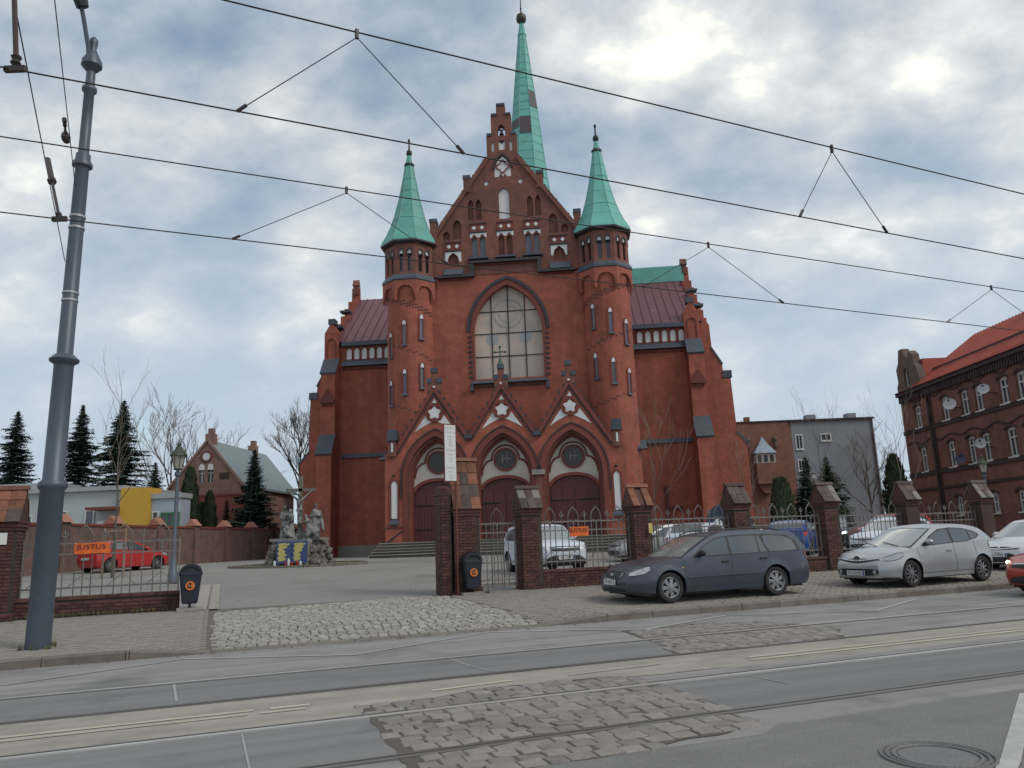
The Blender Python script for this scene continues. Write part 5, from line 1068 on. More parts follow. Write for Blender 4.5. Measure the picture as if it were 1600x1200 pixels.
# tenement lamp flood box
# ---------------------------------------------------------------- trees
BARK = mat('grey_bark', (.10, .085, .07), .9, var=.3, scale=6, bump=.4, bscale=25); TWIG = mat('winter_twig', (.15, .11, .08), .9, var=.25, scale=3); TWIGG = mat('pale_twig', (.20, .175, .145), .9, var=.25, scale=3)
def leafmat(name, c, v=.45):
    m = mat(name, c, .75, var=v, scale=2.2, spec=.25); return m
SPRUCE = leafmat('spruce_needles', (.058, .09, .07)); THUJA = leafmat('thuja_green', (.055, .078, .04)); PINE = leafmat('pine_green', (.055, .075, .042)); REDSH = leafmat('brown_conifer', (.06, .035, .028))
def branches(mb, p, d, l, r, depth, rd, spread=.6, up=.25, twigs=None, kids=(3, 4), shrink=.66, minr=.004):
    n = 4; pts = [p]; q = p.copy(); dd = d.copy()
    for i in range(n):
        dd = (dd+Vector((rd.uniform(-.16, .16), rd.uniform(-.16, .16), rd.uniform(-.06, .1)+up*.12))).normalized(); q = q+dd*(l/n); pts.append(q.copy())
    tgt = mb if depth > 1 or twigs is None else twigs
    tgt.tube([tuple(x) for x in pts], [max(minr, r*(1-.5*i/n)) for i in range(n+1)], 5 if depth > 1 else 3)
    if depth <= 0: return
    k = rd.randint(*kids)
    for j in range(k):
        f = rd.uniform(.35, 1.0) if j else 1.0; i = min(n, int(f*n)); b = pts[i]
        a = rd.uniform(0, 2*pi); ax = dd.orthogonal().normalized(); ax.rotate(Matrix.Rotation(a, 3, dd)); nd_ = (dd+ax*rd.uniform(.5, 1.1)*spread+Vector((0, 0, up*.5))).normalized()
        branches(mb, b, nd_, l*shrink*rd.uniform(.75, 1.1), max(minr, r*.55*rd.uniform(.8, 1.1)), depth-1, rd, spread, up, twigs, kids, shrink, minr)
def bare_tree(label, loc, h, r, seed, trunk_f=.35, depth=4, spread=.6, up=.25, first=6, group='bare trees', twig=None, kids=(3, 4), minr=.006, lean=.0, lenf=.42):
    rd = random.Random(seed); o = thing('bare_tree', label, 'tree', loc, 0, group); tk = MB(); tw = MB()
    n = 8; pts = []; 
    for i in range(n+1): pts.append(Vector((lean*i/n*h+rd.uniform(-.02, .02)*h*.4*(i > 0), rd.uniform(-.02, .02)*h*.4*(i > 0), h*.9*i/n)))
    tk.tube([tuple(p) for p in pts], [max(minr, r*(1-.93*(i/n))) for i in range(n+1)], 8)
    for j in range(first):
        f = trunk_f+(1-trunk_f)*(j+rd.random()*.6)/first*.95; i = min(n-1, int(f*n)); b = pts[i].lerp(pts[i+1], f*n-i)
        a = j*2.4+rd.uniform(-.4, .4); d = Vector((cos(a)*spread*1.3, sin(a)*spread*1.3, .75+up)).normalized()
        branches(tk, b, d, h*(lenf-.6*lenf*(f-trunk_f))*(1 if depth > 2 else 1.1), r*(.5-.33*f), depth-1, rd, spread, up, tw, kids, .68, minr)
    tk.build('trunk', BARK, o, 60, recalc=False); t = tw.build('crown', twig or TWIG, o, recalc=False); t['kind'] = 'stuff'; return o
def spruce(label, loc, h, rad, seed, m=None, dens=1.0, group='conifers'):
    rd = random.Random(seed); o = thing('spruce_tree', label, 'tree', loc, 0, group)
    MB().tube([(0, 0, -.2), (0, 0, h*.5), (0, 0, h*.985)], [h*.018, h*.01, .01], 7).build('trunk', BARK, o, recalc=False)
    mb = MB(); z = h*.07
    while z < h*.985:
        f = z/h; rr = 1.28*rad*(1-f)**.92*rd.uniform(.78, 1.12)+.03; nb = int((9+4*(1-f))*dens)
        for b in range(nb):
            a = 2*pi*(b+rd.random())/nb
            if rd.random() < .1: continue
            L = rr*rd.uniform(.5, 1.15)*(1+.16*sin(2*a+seed*1.7+z)+.1*sin(5*a+z*2.3)); k = max(3, int(L/.17)); droop = rd.uniform(.1, .32)
            for i in range(k+1):
                t = (i+rd.random()*.5)/k; x = L*t; zz_ = z-droop*x*1.1+.34*droop*x*x/max(L, .3)+rd.uniform(-.04, .04)+.12*t*t*L*.5
                s = min(.62, .10+.42*L)*(1.1-.5*t); c = Vector((x*cos(a), x*sin(a), zz_)); w = Vector((-sin(a), cos(a), 0)); u = Vector((cos(a), sin(a), -droop*.8))
                for q in (-1, 1):
                    e = c+w*q*s*rd.uniform(.7, 1.2)+u*s*.7+Vector((0, 0, rd.uniform(-.25, .02)*s*1.5)); e2 = c+u*s*.75
                    mb.add([c, e, e2], [(0, 1, 2)])
                mb.add([c-w*.06, c+w*.06, c+u*s*.6+Vector((0, 0, -s*rd.uniform(.4, .9)))], [(0, 1, 2)])
        z += max(.14, rr*.16)
    for i in range(6): mb.add([(0, 0, h*1.0), (.06*cos(i), .06*sin(i), h*.965), (.06*cos(i+2), .06*sin(i+2), h*.96)], [(0, 1, 2)])
    c = mb.build('crown', m or SPRUCE, o, recalc=False); return o
def thuja(label, loc, h, rad, seed, m=None, tops=1, group='conifers', name='thuja_tree', full=.6):
    rd = random.Random(seed); o = thing(name, label, 'tree', loc, 0, group); mb = MB()
    MB().tube([(0, 0, -.1), (0, 0, h*.8)], [rad*.14, .02], 6).build('trunk', BARK, o, recalc=False)
    N = int(2600*min(1.5, h*rad/2.5+.35))
    tp = [(0, 0, 1.0)] if tops == 1 else [(rd.uniform(-.6, .6)*rad, rd.uniform(-.5, .5)*rad, rd.uniform(.8, 1)) for _ in range(tops)]
    for i in range(N):
        cx_, cy_, hf = rd.choice(tp); R0 = rad*(1 if tops == 1 else .55); f = rd.random()**.9; H = h*hf; z = f*H
        prof = min(1, (f/.12))**.5*(1-f**2.2)**full if f < 1 else 0
        a = rd.uniform(0, 2*pi); r = R0*prof*(rd.uniform(.55, 1.0)**.5)*(1+.14*sin(3*a+seed)+.1*sin(7*f*6+a*2)); c = Vector((cx_+r*cos(a), cy_+r*sin(a), z)); s = rd.uniform(.12, .3)*(.6+.5*min(1, rad))
        u = Vector((cos(a)*.45, sin(a)*.45, 1)).normalized()*s*1.5; w = Vector((-sin(a), cos(a), rd.uniform(-.4, .4)))*s*.5; n_ = Vector((cos(a), sin(a), 0))*s*.3*rd.uniform(-1, 1)
        mb.add([c-w, c+w+n_, c+u], [(0, 1, 2)])
    mb.build('crown', m or THUJA, o, recalc=False); return o
G0 = .93
spruce('tall dark spruce at the far left behind the low white building', (-42.2, 65, G0), 13.3, 3.3, 1)
spruce('tall dark spruce just right of the tram pole', (-36.7, 65, G0), 13.6, 3.0, 2)
spruce('tallest dark spruce behind the slender sapling', (-30.9, 60.5, G0), 13.0, 3.4, 3)
spruce('small dark spruce above the yellow block of the low building', (-30.7, 66, G0), 8.5, 2.0, 4)
thuja('narrow dark cypress right of the left street lamp', (-24.3, 58, G0), 6.8, .8, 5)
spruce('broad dark spruce right of the gabled brick house', (-20.9, 62, G0), 8.8, 1.9, 6, None, 1.5)
thuja('small pointed thuja in front of the gabled house, next to the cypress', (-23.6, 60, G0), 5.1, .6, 7)
thuja('low rounded thuja between the cypress and the pointed thuja', (-24.3, 60.5, G0), 4.3, .55, 8)
spruce('brownish slim conifer in front of the gabled house', (-23.0, 62, G0), 4.8, .7, 9, REDSH)
bare_tree('bare deciduous tree with rounded crown beside the church left flank', (-16.9, 61, G0), 10.2, .24, 11, .45, 5, .5, .2, 10, kids=(3, 4), minr=.007, lenf=.27)
bare_tree('bare tree between the spruces and the gabled house', (-35.5, 80, G0), 13.0, .28, 12, .3, 5, .55, .25, 7, kids=(3, 3), minr=.012)
bare_tree('bare tree directly left of the gabled house chimney', (-32.0, 82, G0), 11.0, .24, 13, .3, 4, .6, .2, 7, minr=.012)
sap = bare_tree('slender bare sapling tied to stakes behind the left railing', (-16.5, 32.2, zst((-16.5, 32.2))), 8.1, .055, 21, .38, 3, .5, .45, 13, kids=(2, 3), minr=.004, twig=TWIGG, lenf=.25)
for a in (0, 2.1, 4.2): MB().tube([(.45*cos(a), .45*sin(a), -.1), (.45*cos(a), .45*sin(a), 2.0)], .04, 6).build('stake', mat('stake_timber', (.22, .17, .1), .9) if 'stake_timber' not in MT else MT['stake_timber'], sap)
for a, b in ((0, 2.1), (2.1, 4.2), (4.2, 0)): MB().tube([(.45*cos(a), .45*sin(a), 1.85), (.45*cos(b), .45*sin(b), 1.85)], .03, 5).build('stake_rail', MT['stake_timber'], sap)
for lab_, x, y, h, sd in (('bare young tree with pale upright twigs above the orange tiled pillar', 5.3, 30, 6.4, 31), ('bare young tree with pale twigs against the church right flank', 9.7, 34, 5.9, 32), ('bare young tree before the grey rendered building', 14.3, 36.5, 7.4, 33), ('bare young tree at the corner of the dark tenement', 18.8, 38.2, 7.8, 34)):
    bare_tree(lab_, (x, y, zst((x, y))), h*.85, .04, sd, .34, 3, .62, .5, 10, 'young trees in the churchyard', TWIGG, (2, 3), .0042, lenf=.36)
thuja('clump of dark green thujas in front of the orange brick end wall', (16.7, 50, .9), 4.0, .95, 41, None, 4)
spruce('dark spruce left of the grey rendered wall', (19.4, 52, .9), 5.6, 1.3, 42, None, 1.6)
spruce('bluish pine with loose crown in front of the grey wall', (22.4, 56, .9), 5.9, 1.5, 43, PINE, 1.3)
thuja('tall brown green thuja next to the tenement corner', (29.2, 60, .9), 5.9, 1.0, 44, THUJA)
bare_tree('pale bare shrubby tree in the gap behind the tenement corner', (33.4, 74, .9), 8.5, .16, 45, .1, 4, .6, .3, 9, twig=TWIGG, minr=.012)
bare_tree('bare tree far behind the gap between grey building and tenement', (38.0, 86, .9), 9.0, .18, 46, .15, 4, .6, .3, 8, twig=TWIGG, minr=.014)
# ---------------------------------------------------------------- buildings around the yard
TEN = brickmat('tenement_brick', (.25, .088, .06), (.175, .066, .048), (.17, .11, .085), dirt=(.095, .05, .042), dscale=.5, dlo=.4, dhi=.8, bump=.2)
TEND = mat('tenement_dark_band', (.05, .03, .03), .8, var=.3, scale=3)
WFR = mat('white_window_frame', (.62, .62, .6), .6, var=.04); GLS = mat('window_glass', (.05, .06, .075), .08, var=.3, scale=.6, spec=.8)
REDR = mat('red_sheet_roof', (.40, .085, .06), .5, var=.15, scale=1.2, stain=((.2, .05, .04), .6, .5, .8))
X0 = 33.4; te = thing('tenement', 'dark brick tenement with white windows and red sheet metal roof', 'building', (X0, 66, .93), radians(-90))
# local frame: x runs along the front towards the street, y into the house, z up from the yard
E0 = 11.93
cols_t = [2.55, 6.7, 9.35, 11.15, 14.05, 15.95, 19.4, 22.4, 25.5]; wins = []
for i, c in enumerate(cols_t):
    wins += [(c, .52, 8.55, 10.4), (c, .52, 4.95, 6.95)]
    if i: wins.append((c, .42, 1.3, 2.75))
def segtop(c, hw, z0, z1, r=.16, n=5): return [(c-hw, z0), (c+hw, z0), (c+hw, z1-r)]+[(c+hw*cos(pi*k/(2*n)*1)*1, z1-r+r*sin(pi*k/(2*n))) for k in range(1, n)]+[(c, z1)]+[(c-hw*cos(pi*k/(2*n)), z1-r+r*sin(pi*k/(2*n))) for k in range(n-1, 0, -1)]+[(c-hw, z1-r)]
MB().plate([(0, -.3), (28, -.3), (28, E0-.5), (0, E0-.5)], [segtop(c, hw, a, b) for c, hw, a, b in wins], 0, .35).build('wall', TEN, te)
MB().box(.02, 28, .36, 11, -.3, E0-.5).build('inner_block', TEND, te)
MB().box(-.02, .36, .004, 11, -.3, E0-.5).build('end_wall', TEN, te)
for c, hw, a, b in wins:
    f = MB().plate(segtop(c, hw-.01, a+.01, b-.01), [[(c-hw+.09, a+.1), (c-.035, a+.1), (c-.035, b-.75), (c-hw+.09, b-.75)], [(c+.035, a+.1), (c+hw-.09, a+.1), (c+hw-.09, b-.75), (c+.035, b-.75)], [(c-hw+.09, b-.66), (c-.035, b-.66), (c-.035, b-.22), (c-hw+.09, b-.24)], [(c+.035, b-.66), (c+hw-.09, b-.66), (c+hw-.09, b-.24), (c+.035, b-.22)]], .16, .24).build('window', WFR, te)
    MB().box(c-hw+.02, c+hw-.02, .245, .27, a+.03, b-.05).build('pane', GLS, f); MB().box(c-hw-.05, c+hw+.05, -.09, .2, a-.09, a-.003).build('sill', WFR, f)
    MB().plate([(c+(hw+.18)*cos(pi*k/8), b-.18+.36*sin(pi*k/8)) for k in range(9)]+[(c+(hw+.02)*cos(pi*k/8), b-.17+.2*sin(pi*k/8)) for k in range(8, -1, -1)], [], -.05, -.002).build('window_hood', TEND, f)
for z, h in ((8.2, .22), (8.45, .08), (4.6, .25), (4.88, .06), (3.4, .2), (E0-.55, .2)): MB().box(-.06, 28, -.08, -.003, z, z+h).build('string_course', TEND, te)
wv = MB()
for z in (10.78, 7.3):
    for k in range(90): x = .3+k*.31; zz_ = z+.14*sin(k*.68); wv.box(x, x+.32, -.06, -.003, zz_, zz_+.09)
wv.build('wavy_course', TEND, te)['kind'] = 'stuff'
dt_ = MB()
for k in range(92): dt_.box(.1+k*.3, .25+k*.3, -.2, -.003, E0-1.0, E0-.45)
dt_.build('eaves_corbels', TEND, te)['kind'] = 'stuff'
MB().box(-.15, 28, -.3, .4, E0-.42, E0-.1).build('eaves', TEND, te)
MB().prism([(-.42, E0-.08), (5.5, E0+4.2), (11.4, E0-.08)], 3.0, 28.3, 'x').build('roof', REDR, te)
MB().prism([(-.42, E0-.1), (5.5, E0+2.2), (11.4, E0-.1)], -.2, 3.0, 'x').build('roof_end', REDR, te)
for k in range(60):
    x = 3.1+k*.42; MB().prism([(-.4, E0-.04), (5.45, E0+4.18), (5.45, E0+4.29), (-.4, E0+.07)], x-.035, x+.035, 'x').build('roof_seam', REDR, te)
MB().prism([(1.2, E0+1.1), (1.3, E0+1.1), (1.3, E0+1.35), (1.2, E0+1.35)], 3.2, 28, 'x').build('snow_guard', TEND, te)
# stepped attic gable at the corner
ag = MB().plate([(.1, E0-.1), (3.9, E0-.1), (3.9, E0+.6), (3.6, E0+1.6), (3.3, E0+1.9), (3.2, E0+2.7), (2.7, E0+3.1), (2.4, E0+2.6), (2.0, E0+2.8), (1.7, E0+3.5), (1.1, E0+3.5), (.75, E0+2.4), (.3, E0+1.9), (.4, E0+.8), (.1, E0+.4)], [segtop(1.85, .4, E0+.25, E0+1.75)], -.15, .45).build('attic_gable', mat('grey_attic_brick', (.15, .105, .085), .85, var=.3, scale=3), te)
MB().box(1.5, 2.2, .1, .14, E0+.3, E0+1.65).build('attic_window', GLS, ag)
MB().plate(rect(1.46, 2.24, E0+.26, E0+1.7), [rect(1.55, 2.15, E0+.35, E0+1.6)], .05, .12).build('attic_window_frame', WFR, ag)
MB().box(.5, 3.6, .45, 3.6, E0-.1, E0+2.2).build('dormer_cheek', REDR, te)
MB().tube([(4.4, -.1, -.2), (4.4, -.1, E0-.5)], .1, 8).build('downpipe', TEND, te); MB().tube([(4.75, -.08, -.2), (4.75, -.08, E0-.9)], .06, 8).build('downpipe', TEND, te)
MB().tube([(.1, -.05, 5.2), (-1.6, -.5, 5.3), (-1.6, -.5, 5.9)], .03, 5).build('wall_bracket', IRON, te); MB().tube([(.1, -.05, 4.5), (-1.3, -.45, 5.25)], .025, 5).build('bracket_stay', IRON, te)
DISH = mat('dish_grey', (.52, .53, .55), .5, var=.06); DISHD = mat('dish_dark', (.06, .07, .10), .5)
def dish(label, x, z, r, m, tilt=.3):
    o = thing('satellite_dish', label, 'satellite dish', te.matrix_basis @ Vector((x, -.9, z)) if False else (X0-.9, 66-x, .93+z), 0, 'satellite dishes on the tenement front')
    n = 18; mt = Matrix.Rotation(radians(-128), 4, 'Z') @ Matrix.Rotation(pi/2-tilt, 4, 'Y')
    MB().lathe([(.01, -.12*r), (r*.5, -.08*r), (r*.85, .06*r), (r, .16*r), (r*.99, .2*r), (r*.8, .08*r), (r*.45, -.04*r), (.01, -.07*r)], n, m=mt, caps=False).build('reflector', m, o, 60)
    MB().tube([mt @ Vector((-r*.8, 0, .1*r)), mt @ Vector((-r*.3, 0, r*.85))], .02, 5).build('feed_arm', IRON, o); MB().ball(tuple(mt @ Vector((-r*.3, 0, r*.85))), .07, 8).build('feed_horn', IRON, o); MB().tube([(0, 0, -.05), (.3, 0, -.25), (.92, 0, -.3)], .03, 6).build('wall_arm', IRON, o)
dish('large pale satellite dish on the upper floor of the tenement', 8.95, 9.4, .46, DISH); dish('pale satellite dish in front of the upper right window', 13.3, 9.7, .38, DISH); dish('pale satellite dish on the middle floor turned edge-wise', 12.0, 6.1, .36, DISH, .1); dish('dark blue satellite dish on the middle floor', 9.3, 5.3, .36, DISHD)
# grey rendered building and its orange brick neighbour
GREY = mat('grey_render', (.235, .25, .275), .9, var=.06, scale=.5, stain=((.20, .21, .23), .3, .5, .8)); OBR = brickmat('orange_brick', (.26, .10, .062), (.21, .085, .056), (.22, .13, .10), dirt=(.15, .075, .055), bump=.1)
gb = thing('rendered_building', 'plain grey rendered apartment building with flat roof behind the conifers', 'building', (31.85, 77, .93), 0)
MB().box(-4.15, 4.1, 0, 14, -.3, 11.4).build('wall', GREY, gb); MB().box(-4.25, 4.2, -.1, 14, 11.4, 11.5).build('roof', TEND, gb)
MB().tube([(3.9, -.08, -.2), (3.9, -.08, 11.3)], .07, 6).build('downpipe', MT['grey_fascia'] if 'grey_fascia' in MT else TEND, gb); MB().box(-4.3, 4.25, -.22, -.1, 11.3, 11.42).build('gutter', TEND, gb)
for x, z in ((-1.6, 11.5), (2.5, 11.5)): MB().box(x-.45, x+.45, 1, 2, z, z+.6).build('chimney', GREY, gb)
for x0, x1, z0, z1 in ((-3.85, -3.1, 8.5, 10.0), (-1.3, -.25, 9.25, 10.0), (-3.85, -3.15, 6.35, 7.5), (-3.85, -3.15, 4.4, 5.6)):
    f = MB().plate(rect(x0, x1, z0, z1), [rect(x0+.1, (x0+x1)/2-.03, z0+.1, z1-.1), rect((x0+x1)/2+.03, x1-.1, z0+.1, z1-.1)], -.06, -.003).build('window', WFR, gb); MB().box(x0+.05, x1-.05, -.03, -.004, z0+.05, z1-.05).build('pane', GLS, f); MB().box(x0-.05, x1+.05, -.1, -.061, z0-.08, z0).build('sill', WFR, f)
ob = thing('brick_building', 'orange brick end wall with pale turret oriel right of the church', 'building', (24.6, 77, .93), 0)
MB().box(-9, 3.08, 0, 13, -.3, 11.35).build('wall', OBR, ob); MB().box(-9.1, 3.09, -.08, 13, 11.35, 11.5).build('roof', TEND, ob); MB().box(-1.1, -.6, 1, 1.6, 11.5, 12.1).build('chimney', OBR, ob)
orl = MB().box(-.95, .95, -.9, -.003, 5.2, 7.2).prism([(-.95, 5.2), (.95, 5.2), (.3, 4.3), (-.3, 4.3)], -.6, -.003).build('oriel', OBR, ob)
MB().box(-.95, .95, -.93, -.003, 7.203, 8.2).build('oriel_band', mat('pale_oriel_plaster', (.42, .40, .37), .9), orl)
for x in (-.6, .0, .6): MB().box(x-.17, x+.17, -.97, -.931, 7.35, 8.0).build('oriel_window', TEND if x else GLS, orl)
MB().add([(-1.1, -1.05, 8.2), (1.1, -1.05, 8.2), (1.1, 0, 8.2), (-1.1, 0, 8.2), (0, -.3, 9.9), (-.5, -.62, 9.0), (.5, -.62, 9.0), (.5, -.05, 9.0), (-.5, -.05, 9.0)], [(0, 1, 6, 5), (1, 2, 7, 6), (2, 3, 8, 7), (3, 0, 5, 8), (5, 6, 4), (6, 7, 4), (7, 8, 4), (8, 5, 4), (0, 3, 2, 1)]).build('oriel_roof', mat('pale_blue_slate', (.27, .34, .41), .6), orl)
for x in (-1.35, 1.35): MB().lathe([(.12, 8.6), (.22, 8.9), (.2, 9.3), (.3, 9.6), (.12, 9.9)], 8, (x, -.12, 0)).build('wall_ornament', mat('dark_ornament', (.14, .09, .07), .8) if 'dark_ornament' not in MT else MT['dark_ornament'], ob)
# gabled brick house on the left
HBR = brickmat('old_house_brick', (.29, .15, .115), (.23, .12, .095), (.25, .18, .145), dirt=(.16, .10, .08), bump=.1)
ho = thing('gabled_house', 'brick house with steep gable, twin arched windows and grey roof', 'building', (-27.5, 69, .93), radians(-4.5))
hw_ = [pointed(-.45, .26, 6.8, 8.1, .35, 4), pointed(.35, .26, 6.8, 8.1, .35, 4)]
MB().plate([(-3.2, -.3), (3.2, -.3), (3.2, 6.6), (0, 10.4), (-3.2, 6.6)], hw_, 0, .3).build('gable_wall', HBR, ho); MB().box(-3.18, 3.18, .31, 13, -.3, 6.4).build('wall', HBR, ho)
for w, c in zip(hw_, (-.45, .35)): f = MB().plate(w, [], .14, .2).build('window', GLS, ho); MB().box(c-.03, c+.03, .1, .139, 6.8, 8.3).box(c-.26, c+.26, .1, .138, 7.6, 7.66).build('frame', WFR, f); MB().plate(pointed(c, .27, 7.9, 8.1, .36, 4), [], -.03, -.003).build('white_head', WHT, f)
HRF = mat('grey_green_roof', (.20, .25, .26), .7, var=.1, scale=1); MB().prism([(-3.5, 6.2), (0, 10.4), (3.5, 6.2), (3.5, 6.4), (0, 10.65), (-3.5, 6.4)], .05, 13.2).build('roof', HRF, ho)
bg_ = MB(); [bar2(bg_, (s*3.55, 6.3), (0, 10.6), .2, -.12, .04) for s in (-1, 1)]; bg_.build('barge_board', mat('barge_brick', (.24, .16, .13), .8), ho)
MB().plate(circ(-.05, 9.1, .36), [], -.05, -.003).build('gable_roundel', WHT, ho); MB().plate(circ(-.05, 9.1, .5), [circ(-.05, 9.1, .37)[::-1]], -.09, -.003).build('roundel_ring', TRIM, ho)
for y in (.3, 9.5): ch_ = MB().box(-.4, .4, y, y+.7, 9.6, 11.2).box(-.2, .25, y+.1, y+.6, 11.2, 11.7).build('chimney', HBR, ho)
MB().box(1.2, 2.1, -.02, -.004, 7.0, 7.6).build('vent_panel', TEND, ho)
for c in (.6, 2.0): f = MB().plate(pointed(c, .3, 2.6, 4.1, .35, 4), [], -.02, -.004).build('window', GLS, ho); MB().plate(pointed(c, .33, 4.0, 4.15, .4, 4), [], -.05, -.021).build('white_head', WHT, f)
MB().box(3.2, 4.2, 1, 2.6, -.3, 6.2).build('side_wing', mat('ochre_render', (.42, .28, .12), .9), ho); MB().box(3.51, 4.4, .8, 2.8, 6.2, 6.35).build('wing_roof', HRF, ho)
gw_ = thing('garden_wall', 'red rendered garden wall in front of the gabled house', 'wall', (-25.0, 66, .93), radians(-4.5)); MB().box(-3.6, 3.6, 0, .35, -.3, 5.35).build('panel', mat('red_render', (.22, .065, .052), .9, var=.12), gw_); MB().box(-3.7, 3.7, -.06, .41, 5.35, 5.5).build('coping', TRIM, gw_)
h2 = thing('gabled_house', 'second brick house with grey roof half hidden by the bare tree beside the church', 'building', (-17.0, 78, .93), radians(-4.5))
MB().prism([(-4.5, -.3), (4.5, -.3), (4.5, 6.2), (1.5, 10.2), (-1.5, 7.5), (-4.5, 7.3)], 0, 10).build('wall', HBR, h2); MB().prism([(-4.7, 7.3), (-1.3, 7.5), (-1.0, 8.2), (-4.4, 8.6)], -.2, 10.2).build('roof', mat('blue_grey_roof', (.09, .11, .15), .6), h2); MB().box(1.2, 1.9, 1, 1.8, 9.8, 11.3).build('chimney', HBR, h2)
# low modern building
WR = mat('pale_green_render', (.43, .475, .47), .9, var=.05, scale=.4); YB = mat('yellow_cladding', (.56, .33, .045), .8, var=.05); LB = mat('pale_blue_render', (.36, .42, .48), .9, var=.05)
lo = thing('low_building', 'low pale building with yellow block and flat roof behind the brick wall', 'building', (-30.5, 56, .93), radians(-4.5))
MB().box(-22, 2.3, .3, 10, -.3, 5.35).build('white_wing', WR, lo); MB().box(-22.3, 2.4, .0, 10.2, 5.35, 5.65).build('roof_edge', mat('grey_fascia', (.33, .35, .36), .7), lo); MB().box(2.31, 4.35, -.3, 1.5, -.3, 5.4).build('yellow_block', YB, lo); MB().box(4.36, 6.55, .25, 1.6, -.3, 4.6).build('blue_wing', LB, lo); MB().box(4.37, 6.65, .1, 1.7, 4.6, 4.95).build('roof_edge', MT['grey_fascia'], lo)
MB().box(-24, -6, 4, 14, 5.66, 6.5).build('upper_roof', MT['grey_fascia'], lo)
for x0, x1, z0, z1 in ((-5.2, -4.6, 2.4, 3.8), (-3.0, -1.9, 2.2, 4.0), (-.6, .1, 2.4, 4.0), (4.45, 4.95, 2.2, 3.7), (-9, -8, 2.2, 3.9), (-13, -12, 2.2, 3.9)):
    f = MB().plate(rect(x0, x1, z0, z1), [rect(x0+.08, x1-.08, z0+.08, z1-.08)], .18, .26).build('window', WFR, lo); MB().box(x0+.05, x1-.05, .22, .255, z0+.05, z1-.05).build('pane', GLS, f)
f = MB().plate(rect(5.1, 6.5, 1.6, 3.6), [rect(5.2+k*.45, 5.56+k*.45, 1.7, 3.5) for k in range(3)], .12, .2).build('window', mat('green_frame', (.05, .2, .08), .6), lo); MB().box(5.15, 6.45, .17, .205, 1.65, 3.55).build('pane', GLS, f)
MB().box(.3, 2.3, -1.2, .25, 3.9, 4.1).build('porch_roof', TRIM, lo); MB().box(.4, 1.0, .1, .25, 1.5, 3.2).build('white_panel', WFR, lo)
# long boundary wall of the churchyard with tile-capped piers
bw = thing('boundary_wall', 'long brick churchyard wall with pink capped piers on the left', 'wall', (-22.6, 36, .9), 0)
dv = Vector((4.0, 34)).normalized(); aw = atan2(dv.y, dv.x); BWB = brickmat('boundary_brick', (.21, .10, .08), (.155, .08, .066), (.18, .13, .11), dirt=(.10, .085, .075), dscale=1.6, dlo=.42, dhi=.62, bump=.3)
bw.rotation_euler = (0, 0, aw); CAPP = mat('pink_clay_cap', (.34, .15, .105), .8, var=.2)
MB().box(-22, 42, -.18, .18, -.4, 2.25).build('wall_run', BWB, bw); MB().box(-22, 42, -.24, .24, 2.25, 2.37).build('coping', TRIM, bw)
for k in range(13):
    x = -14+k*4.1; pr_ = MB().box(x-.28, x+.28, -.3, .3, -.4, 2.42).build('pier', BWB, bw); MB().prism([(-.42, 2.42), (.42, 2.42), (0, 2.85)], x-.36, x+.36, 'x').build('tile_cap', CAPP, pr_)
# dark blue kiosk arch with display boards behind the fence
kb = thing('display_stand', 'dark blue arched stand with white and blue panels in the yard behind the fence', 'display stand', (9.2, 34.2, zst((9.2, 34.2))), radians(-4))
BLUD = mat('dark_blue_sheet', (.02, .03, .06), .5, var=.1); MB().plate(pointed(0, 1.0, 0, 1.35, .82, 8), [], 0, .12).build('arch_panel', BLUD, kb)
for x, m in ((-.5, PLATEW), (.0, PLATEW), (.52, mat('light_blue_panel', (.28, .38, .62), .6))): MB().plate(pointed(x, .2, .4, 1.4, .22, 4), [], -.03, -.003).build('panel', m, kb)
# ---------------------------------------------------------------- tram pole and overhead line
PGREY = mat('grey_blue_pole_paint', (.070, .092, .12), .45, .15, var=.14, scale=2.5, stain=((.19, .2, .21), 14, .68, .76))
WIRE = mat('contact_wire', (.03, .026, .024), .5, .4, var=0); INS = mat('insulator_brown', (.035, .022, .02), .45, var=.1)
po = thing('tram_pole', 'tall grey blue tram line pole with collars at the left edge of the picture', 'pole', (-7.95, 13.26, .12)); po.rotation_euler = (0, .0135, 0); po.scale = (.93, .93, 1)
MB().lathe([(.205, -.1), (.20, 2.62), (.24, 2.66), (.25, 2.71), (.24, 2.75), (.18, 2.80), (.17, 4.80), (.18, 4.83), (.25, 4.87), (.26, 4.91), (.2, 4.97), (.14, 5.02), (.125, 8.55), (.135, 8.57), (.185, 8.60), (.185, 8.66), (.14, 8.72), (.135, 8.84), (.10, 8.87), (.095, 10.1), (.14, 10.15), (.14, 10.22), (.09, 10.27), (.085, 10.55)], 28).build('shaft', PGREY, po, 50)
MB().lathe([(.085, 10.55), (.2, 10.68), (.19, 10.78), (.1, 10.95), (.06, 11.05), (.085, 11.15), (.08, 11.24), (.01, 11.32)], 16).build('finial', PGREY, po, True)
BAND = mat('galvanised_band', (.4, .4, .4), .4, .6, var=.1)
for z in (7.38, 7.6, 6.0, 6.14): MB().lathe([(.14, z-.02), (.146, z-.02), (.146, z+.02), (.14, z+.02)], 24).build('steel_band', BAND, po, True)
MB().tube([(0, -.08, 10.6), (-.03, -.12, 11.0), (-.12, -.25, 11.6), (-.2, -.5, 12.2), (-.3, -1.2, 12.6)], .045, 8).build('lamp_arm', PGREY, po, True)
MB().lathe([(.12, 0), (.16, .3), (.2, .32), (.2, .7), (.1, .85)], 10, m=Matrix.Translation((-.12, -.3, 11.75)) @ Matrix.Rotation(.35, 4, 'X') @ Matrix.Rotation(-.2, 4, 'Y')).build('lamp_head', BLK, po)
